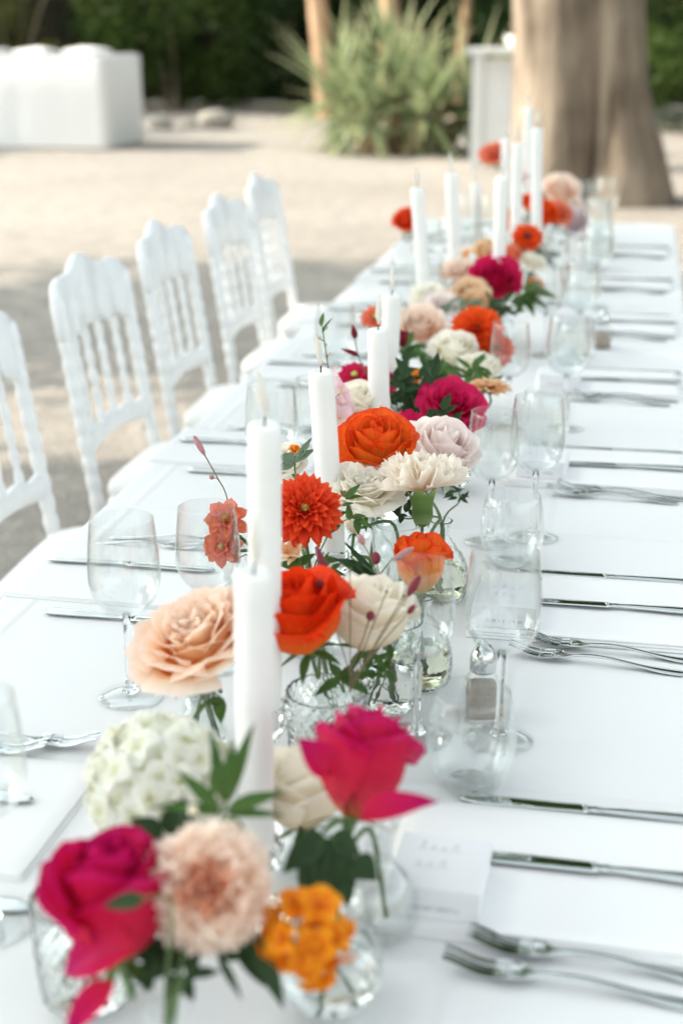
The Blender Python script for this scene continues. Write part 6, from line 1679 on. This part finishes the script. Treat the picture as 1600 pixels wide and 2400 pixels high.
sprig('leaf_sprig', 'dark foliage under the big blush carnation and hot pink rose', [(-0.271, 0.778, 0.116), (-0.271, 0.774, 0.104), (-0.264, 0.747, 0.098), (-0.259, 0.736, 0.012)],
      [((-0.272, 0.773, 0.110), (-0.254, 0.776, 0.123), 0.009, 0.3), ((-0.268, 0.787, 0.102), (-0.251, 0.779, 0.101), 0.009, 0.1), ((-0.255, 0.786, 0.100), (-0.270, 0.799, 0.116), 0.011, 0.1), ((-0.282, 0.775, 0.114), (-0.260, 0.769, 0.118), 0.01, 0.4), ((-0.267, 0.757, 0.114), (-0.282, 0.740, 0.119), 0.01, 0.4), ((-0.276, 0.765, 0.118), (-0.279, 0.762, 0.109), 0.008, 0.3), ((-0.251, 0.762, 0.110), (-0.233, 0.765, 0.114), 0.01, 0.3), ((-0.289, 0.784, 0.104), (-0.287, 0.791, 0.121), 0.01, 0.4), ((-0.283, 0.763, 0.118), (-0.271, 0.769, 0.112), 0.008, 0.3), ((-0.284, 0.783, 0.103), (-0.268, 0.783, 0.095), 0.01, 0.2), ((-0.255, 0.785, 0.103), (-0.262, 0.779, 0.089), 0.014, 0.4), ((-0.283, 0.760, 0.107), (-0.278, 0.759, 0.096), 0.008, 0.1), ((-0.286, 0.775, 0.108), (-0.284, 0.769, 0.096), 0.012, 0.3), ((-0.265, 0.759, 0.110), (-0.255, 0.748, 0.105), 0.007, 0.2), ((-0.259, 0.761, 0.109), (-0.248, 0.753, 0.096), 0.012, 0.1), ((-0.288, 0.776, 0.101), (-0.284, 0.762, 0.091), 0.012, 0.2), ((-0.282, 0.769, 0.108), (-0.264, 0.760, 0.110), 0.009, 0.2), ((-0.256, 0.780, 0.114), (-0.240, 0.792, 0.114), 0.008, 0.2)], m_leafdeep, 0.0014)
sprig('leaf_sprig', 'far leaves beside the coral rose and distant candles', [(-0.228, 4.075, 0.134), (-0.226, 4.066, 0.106), (-0.293, 4.498, 0.118), (-0.308, 4.503, 0.012)],
      [((-0.231, 4.082, 0.110), (-0.243, 4.087, 0.129), 0.01, 0.4), ((-0.215, 4.081, 0.113), (-0.244, 4.080, 0.128), 0.013, 0.5), ((-0.257, 4.064, 0.108), (-0.229, 4.068, 0.104), 0.017, 0.1), ((-0.253, 4.042, 0.112), (-0.271, 4.027, 0.122), 0.009, 0.3), ((-0.251, 4.059, 0.129), (-0.270, 4.069, 0.143), 0.01, 0.4), ((-0.234, 4.072, 0.122), (-0.260, 4.081, 0.136), 0.014, 0.5), ((-0.192, 4.067, 0.117), (-0.206, 4.054, 0.109), 0.011, 0.2), ((-0.239, 4.082, 0.115), (-0.228, 4.082, 0.144), 0.013, 0.3), ((-0.248, 4.078, 0.119), (-0.272, 4.066, 0.110), 0.014, 0.4), ((-0.262, 4.079, 0.123), (-0.278, 4.070, 0.110), 0.013, 0.2), ((-0.229, 4.074, 0.102), (-0.262, 4.056, 0.110), 0.016, 0.2), ((-0.207, 4.058, 0.110), (-0.183, 4.066, 0.113), 0.011, 0.1)], m_leafdeep, 0.0014)
sprig('leaf_sprig', 'leaves beneath the blush peony', [(-0.363, 2.527, 0.143), (-0.361, 2.518, 0.117), (-0.367, 2.626, 0.118), (-0.352, 2.657, 0.012)],
      [((-0.376, 2.526, 0.122), (-0.393, 2.538, 0.153), 0.016, 0.2), ((-0.351, 2.533, 0.140), (-0.375, 2.530, 0.148), 0.013, 0.3), ((-0.386, 2.507, 0.141), (-0.361, 2.497, 0.129), 0.02, 0.4), ((-0.337, 2.522, 0.122), (-0.335, 2.507, 0.104), 0.018, 0.3), ((-0.367, 2.509, 0.137), (-0.373, 2.494, 0.128), 0.013, 0.4), ((-0.358, 2.520, 0.123), (-0.336, 2.525, 0.108), 0.015, 0.3), ((-0.377, 2.530, 0.128), (-0.400, 2.530, 0.147), 0.012, 0.2), ((-0.375, 2.503, 0.140), (-0.345, 2.508, 0.135), 0.017, 0.5), ((-0.386, 2.514, 0.143), (-0.377, 2.533, 0.174), 0.017, 0.4), ((-0.341, 2.525, 0.120), (-0.327, 2.513, 0.103), 0.016, 0.5), ((-0.355, 2.516, 0.125), (-0.345, 2.507, 0.109), 0.015, 0.4), ((-0.373, 2.533, 0.133), (-0.355, 2.535, 0.116), 0.014, 0.4), ((-0.359, 2.525, 0.128), (-0.333, 2.538, 0.125), 0.012, 0.5), ((-0.385, 2.532, 0.132), (-0.387, 2.523, 0.114), 0.015, 0.4), ((-0.388, 2.516, 0.136), (-0.426, 2.509, 0.143), 0.02, 0.2), ((-0.388, 2.523, 0.128), (-0.359, 2.529, 0.151), 0.018, 0.2), ((-0.359, 2.532, 0.132), (-0.357, 2.528, 0.116), 0.011, 0.3), ((-0.381, 2.504, 0.126), (-0.400, 2.510, 0.138), 0.01, 0.3)], m_leafgreen, 0.0014)
sprig('leaf_sprig', 'grey-green leaves between the blush peony and the deep pink peony', [(-0.352, 3.010, 0.133), (-0.351, 3.001, 0.107), (-0.281, 3.219, 0.084), (-0.301, 3.243, 0.012)],
      [((-0.374, 3.006, 0.112), (-0.390, 3.000, 0.135), 0.014, 0.3), ((-0.351, 3.003, 0.130), (-0.328, 3.017, 0.131), 0.013, 0.2), ((-0.366, 2.992, 0.139), (-0.336, 2.995, 0.147), 0.012, 0.2), ((-0.354, 3.018, 0.129), (-0.330, 3.017, 0.142), 0.01, 0.5), ((-0.356, 3.012, 0.116), (-0.371, 3.014, 0.101), 0.014, 0.2), ((-0.332, 3.002, 0.133), (-0.299, 3.003, 0.147), 0.016, 0.4), ((-0.372, 2.985, 0.126), (-0.361, 2.982, 0.149), 0.01, 0.2), ((-0.357, 3.019, 0.119), (-0.335, 3.033, 0.122), 0.013, 0.5), ((-0.353, 3.012, 0.118), (-0.382, 3.006, 0.133), 0.015, 0.3), ((-0.373, 3.008, 0.129), (-0.390, 2.994, 0.116), 0.015, 0.1), ((-0.377, 2.989, 0.113), (-0.373, 2.991, 0.139), 0.013, 0.5), ((-0.353, 2.985, 0.110), (-0.327, 2.991, 0.121), 0.013, 0.2), ((-0.326, 3.003, 0.134), (-0.297, 3.005, 0.131), 0.017, 0.1), ((-0.370, 3.016, 0.122), (-0.388, 3.013, 0.118), 0.012, 0.5)], m_leafgrey, 0.0014)
sprig('leaf_sprig', 'dark leaves between ivory blooms and deep pink peony', [(-0.274, 3.026, 0.135), (-0.272, 3.016, 0.105), (-0.282, 3.241, 0.084), (-0.299, 3.217, 0.012)],
      [((-0.246, 3.039, 0.130), (-0.207, 3.055, 0.131), 0.021, 0.2), ((-0.247, 3.024, 0.131), (-0.218, 3.021, 0.147), 0.014, 0.5), ((-0.261, 3.033, 0.135), (-0.239, 3.051, 0.157), 0.018, 0.3), ((-0.242, 3.015, 0.113), (-0.210, 3.021, 0.127), 0.015, 0.5), ((-0.286, 3.025, 0.107), (-0.251, 3.026, 0.124), 0.018, 0.2), ((-0.300, 3.013, 0.120), (-0.261, 3.018, 0.122), 0.019, 0.4), ((-0.248, 3.033, 0.125), (-0.269, 3.020, 0.115), 0.016, 0.3), ((-0.262, 3.026, 0.118), (-0.226, 3.029, 0.110), 0.019, 0.5), ((-0.241, 3.012, 0.125), (-0.261, 3.011, 0.117), 0.012, 0.2), ((-0.283, 3.017, 0.126), (-0.272, 3.006, 0.117), 0.012, 0.2), ((-0.258, 3.013, 0.141), (-0.289, 3.003, 0.134), 0.02, 0.3), ((-0.271, 3.019, 0.117), (-0.233, 3.022, 0.129), 0.018, 0.2), ((-0.256, 3.035, 0.104), (-0.289, 3.035, 0.132), 0.02, 0.2), ((-0.295, 3.028, 0.109), (-0.317, 3.008, 0.110), 0.013, 0.1), ((-0.292, 3.026, 0.127), (-0.278, 3.043, 0.144), 0.012, 0.2), ((-0.284, 3.029, 0.107), (-0.252, 3.043, 0.128), 0.02, 0.1), ((-0.289, 3.008, 0.124), (-0.315, 2.998, 0.112), 0.016, 0.2), ((-0.285, 3.009, 0.141), (-0.298, 3.008, 0.164), 0.01, 0.3)], m_leafdeep, 0.0014)
sprig('leaf_sprig', 'green leaves behind the vermilion dahlia and flame orange rose', [(-0.330, 1.716, 0.180), (-0.329, 1.710, 0.160), (-0.374, 1.796, 0.098), (-0.376, 1.805, 0.012)],
      [((-0.312, 1.707, 0.161), (-0.299, 1.713, 0.173), 0.008, 0.2), ((-0.344, 1.724, 0.167), (-0.341, 1.728, 0.152), 0.012, 0.3), ((-0.326, 1.700, 0.168), (-0.336, 1.691, 0.163), 0.009, 0.3), ((-0.311, 1.713, 0.175), (-0.310, 1.714, 0.198), 0.01, 0.1), ((-0.329, 1.704, 0.167), (-0.350, 1.710, 0.179), 0.01, 0.2), ((-0.321, 1.730, 0.173), (-0.308, 1.734, 0.166), 0.009, 0.4), ((-0.334, 1.701, 0.177), (-0.337, 1.693, 0.167), 0.009, 0.1), ((-0.318, 1.710, 0.166), (-0.307, 1.705, 0.187), 0.01, 0.5), ((-0.344, 1.720, 0.154), (-0.321, 1.714, 0.156), 0.011, 0.5), ((-0.315, 1.701, 0.163), (-0.345, 1.700, 0.174), 0.017, 0.3), ((-0.339, 1.698, 0.186), (-0.355, 1.681, 0.191), 0.008, 0.1), ((-0.330, 1.722, 0.176), (-0.357, 1.719, 0.187), 0.015, 0.3), ((-0.333, 1.700, 0.163), (-0.324, 1.711, 0.189), 0.015, 0.4), ((-0.323, 1.705, 0.180), (-0.327, 1.696, 0.170), 0.011, 0.4), ((-0.342, 1.696, 0.171), (-0.353, 1.693, 0.159), 0.013, 0.1), ((-0.327, 1.712, 0.169), (-0.324, 1.706, 0.156), 0.012, 0.1)], m_leafgreen, 0.0014)
sprig('leaf_sprig', 'dark leaves under the cream rose in focus', [(-0.222, 1.299, 0.097), (-0.221, 1.295, 0.083), (-0.211, 1.405, 0.100), (-0.244, 1.363, 0.012)],
      [((-0.216, 1.304, 0.082), (-0.205, 1.296, 0.073), 0.009, 0.4), ((-0.231, 1.293, 0.087), (-0.233, 1.288, 0.109), 0.011, 0.1), ((-0.221, 1.299, 0.081), (-0.220, 1.291, 0.101), 0.007, 0.4), ((-0.210, 1.297, 0.097), (-0.217, 1.294, 0.090), 0.008, 0.5), ((-0.225, 1.286, 0.086), (-0.211, 1.278, 0.088), 0.007, 0.5), ((-0.213, 1.311, 0.090), (-0.215, 1.316, 0.111), 0.009, 0.2), ((-0.221, 1.293, 0.088), (-0.206, 1.284, 0.097), 0.007, 0.3), ((-0.227, 1.288, 0.090), (-0.228, 1.284, 0.080), 0.01, 0.3), ((-0.221, 1.290, 0.086), (-0.220, 1.287, 0.079), 0.007, 0.2), ((-0.225, 1.298, 0.098), (-0.238, 1.287, 0.100), 0.006, 0.5), ((-0.214, 1.297, 0.085), (-0.232, 1.296, 0.091), 0.008, 0.2), ((-0.226, 1.290, 0.095), (-0.212, 1.306, 0.104), 0.009, 0.3)], m_leafgreen, 0.0014)
sprig('leaf_sprig', 'leaves under the side-turned carnation and lilac rose', [(-0.213, 1.877, 0.087), (-0.212, 1.873, 0.073), (-0.213, 1.710, 0.100), (-0.218, 1.710, 0.012)],
      [((-0.212, 1.858, 0.078), (-0.204, 1.858, 0.091), 0.005, 0.5), ((-0.221, 1.885, 0.080), (-0.234, 1.874, 0.079), 0.009, 0.3), ((-0.206, 1.878, 0.077), (-0.200, 1.882, 0.089), 0.005, 0.5), ((-0.211, 1.886, 0.084), (-0.226, 1.892, 0.091), 0.007, 0.1), ((-0.214, 1.888, 0.075), (-0.200, 1.894, 0.066), 0.01, 0.2), ((-0.214, 1.872, 0.080), (-0.228, 1.867, 0.079), 0.007, 0.4), ((-0.217, 1.870, 0.090), (-0.232, 1.864, 0.086), 0.009, 0.2), ((-0.212, 1.887, 0.079), (-0.199, 1.883, 0.080), 0.007, 0.4), ((-0.221, 1.884, 0.083), (-0.207, 1.885, 0.091), 0.007, 0.3)], m_leafdeep, 0.0014)
sprig('leaf_sprig', 'far leaves under the pale blooms at the table end', [(-0.241, 4.509, 0.122), (-0.240, 4.501, 0.098), (-0.273, 5.076, 0.084), (-0.266, 5.084, 0.012)],
      [((-0.225, 4.524, 0.115), (-0.214, 4.512, 0.103), 0.014, 0.1), ((-0.223, 4.490, 0.116), (-0.246, 4.493, 0.141), 0.017, 0.4), ((-0.207, 4.526, 0.121), (-0.188, 4.529, 0.132), 0.011, 0.5), ((-0.251, 4.504, 0.099), (-0.219, 4.508, 0.101), 0.014, 0.1), ((-0.275, 4.483, 0.112), (-0.304, 4.481, 0.127), 0.016, 0.2), ((-0.212, 4.513, 0.117), (-0.190, 4.519, 0.130), 0.01, 0.1), ((-0.237, 4.505, 0.103), (-0.212, 4.501, 0.106), 0.013, 0.1), ((-0.236, 4.500, 0.125), (-0.231, 4.508, 0.157), 0.013, 0.1), ((-0.262, 4.508, 0.121), (-0.237, 4.496, 0.113), 0.017, 0.4), ((-0.209, 4.511, 0.104), (-0.224, 4.512, 0.090), 0.01, 0.3), ((-0.238, 4.499, 0.097), (-0.260, 4.498, 0.120), 0.016, 0.1), ((-0.280, 4.510, 0.108), (-0.286, 4.510, 0.093), 0.01, 0.3)], m_leafgreen, 0.0014)
bloom('open', 'pink', (-0.388, 1.937, 0.150), (-0.137, -0.397, 0.908), 0.05, 57, 'pale pink blossom beside the third candle', [(-0.379, 1.802, 0.098), (-0.371, 1.797, 0.012)])
bloom('rose', 'white', (-0.421, 2.510, 0.130), (-0.059, -0.243, 0.968), 0.05, 58, 'small ivory rose peeking out behind the fourth candle', [(-0.331, 2.126, 0.098), (-0.329, 2.134, 0.012)])
bloom('open', 'blush', (-0.386, 3.280, 0.150), (-0.033, -0.383, 0.923), 0.07, 59, 'pale blush bloom behind the tall straight candle', [(-0.299, 3.234, 0.084), (-0.279, 3.225, 0.012)])
bloom('rose', 'coral', (-0.304, 3.681, 0.130), (0.073, -0.364, 0.929), 0.05, 60, 'small coral rose below the red bloom with a dark eye', [(-0.276, 3.870, 0.110), (-0.263, 3.870, 0.012)])
bloom('open', 'white', (-0.250, 3.683, 0.110), (0.178, -0.340, 0.923), 0.06, 61, 'ivory bloom low beside the dark distant leaves', [(-0.275, 3.881, 0.110), (-0.264, 3.857, 0.012)])
bloom('cluster', 'amber', (-0.355, 4.237, 0.160), (0.073, -0.364, 0.929), 0.04, 62, 'far amber blooms between the tall far candles', [(-0.289, 4.487, 0.118), (-0.313, 4.516, 0.012)])
bloom('open', 'white', (-0.414, 1.687, 0.170), (-0.033, -0.383, 0.923), 0.055, 63, 'ivory bloom half hidden behind the second candle', [(-0.339, 1.503, 0.098), (-0.331, 1.507, 0.012)])
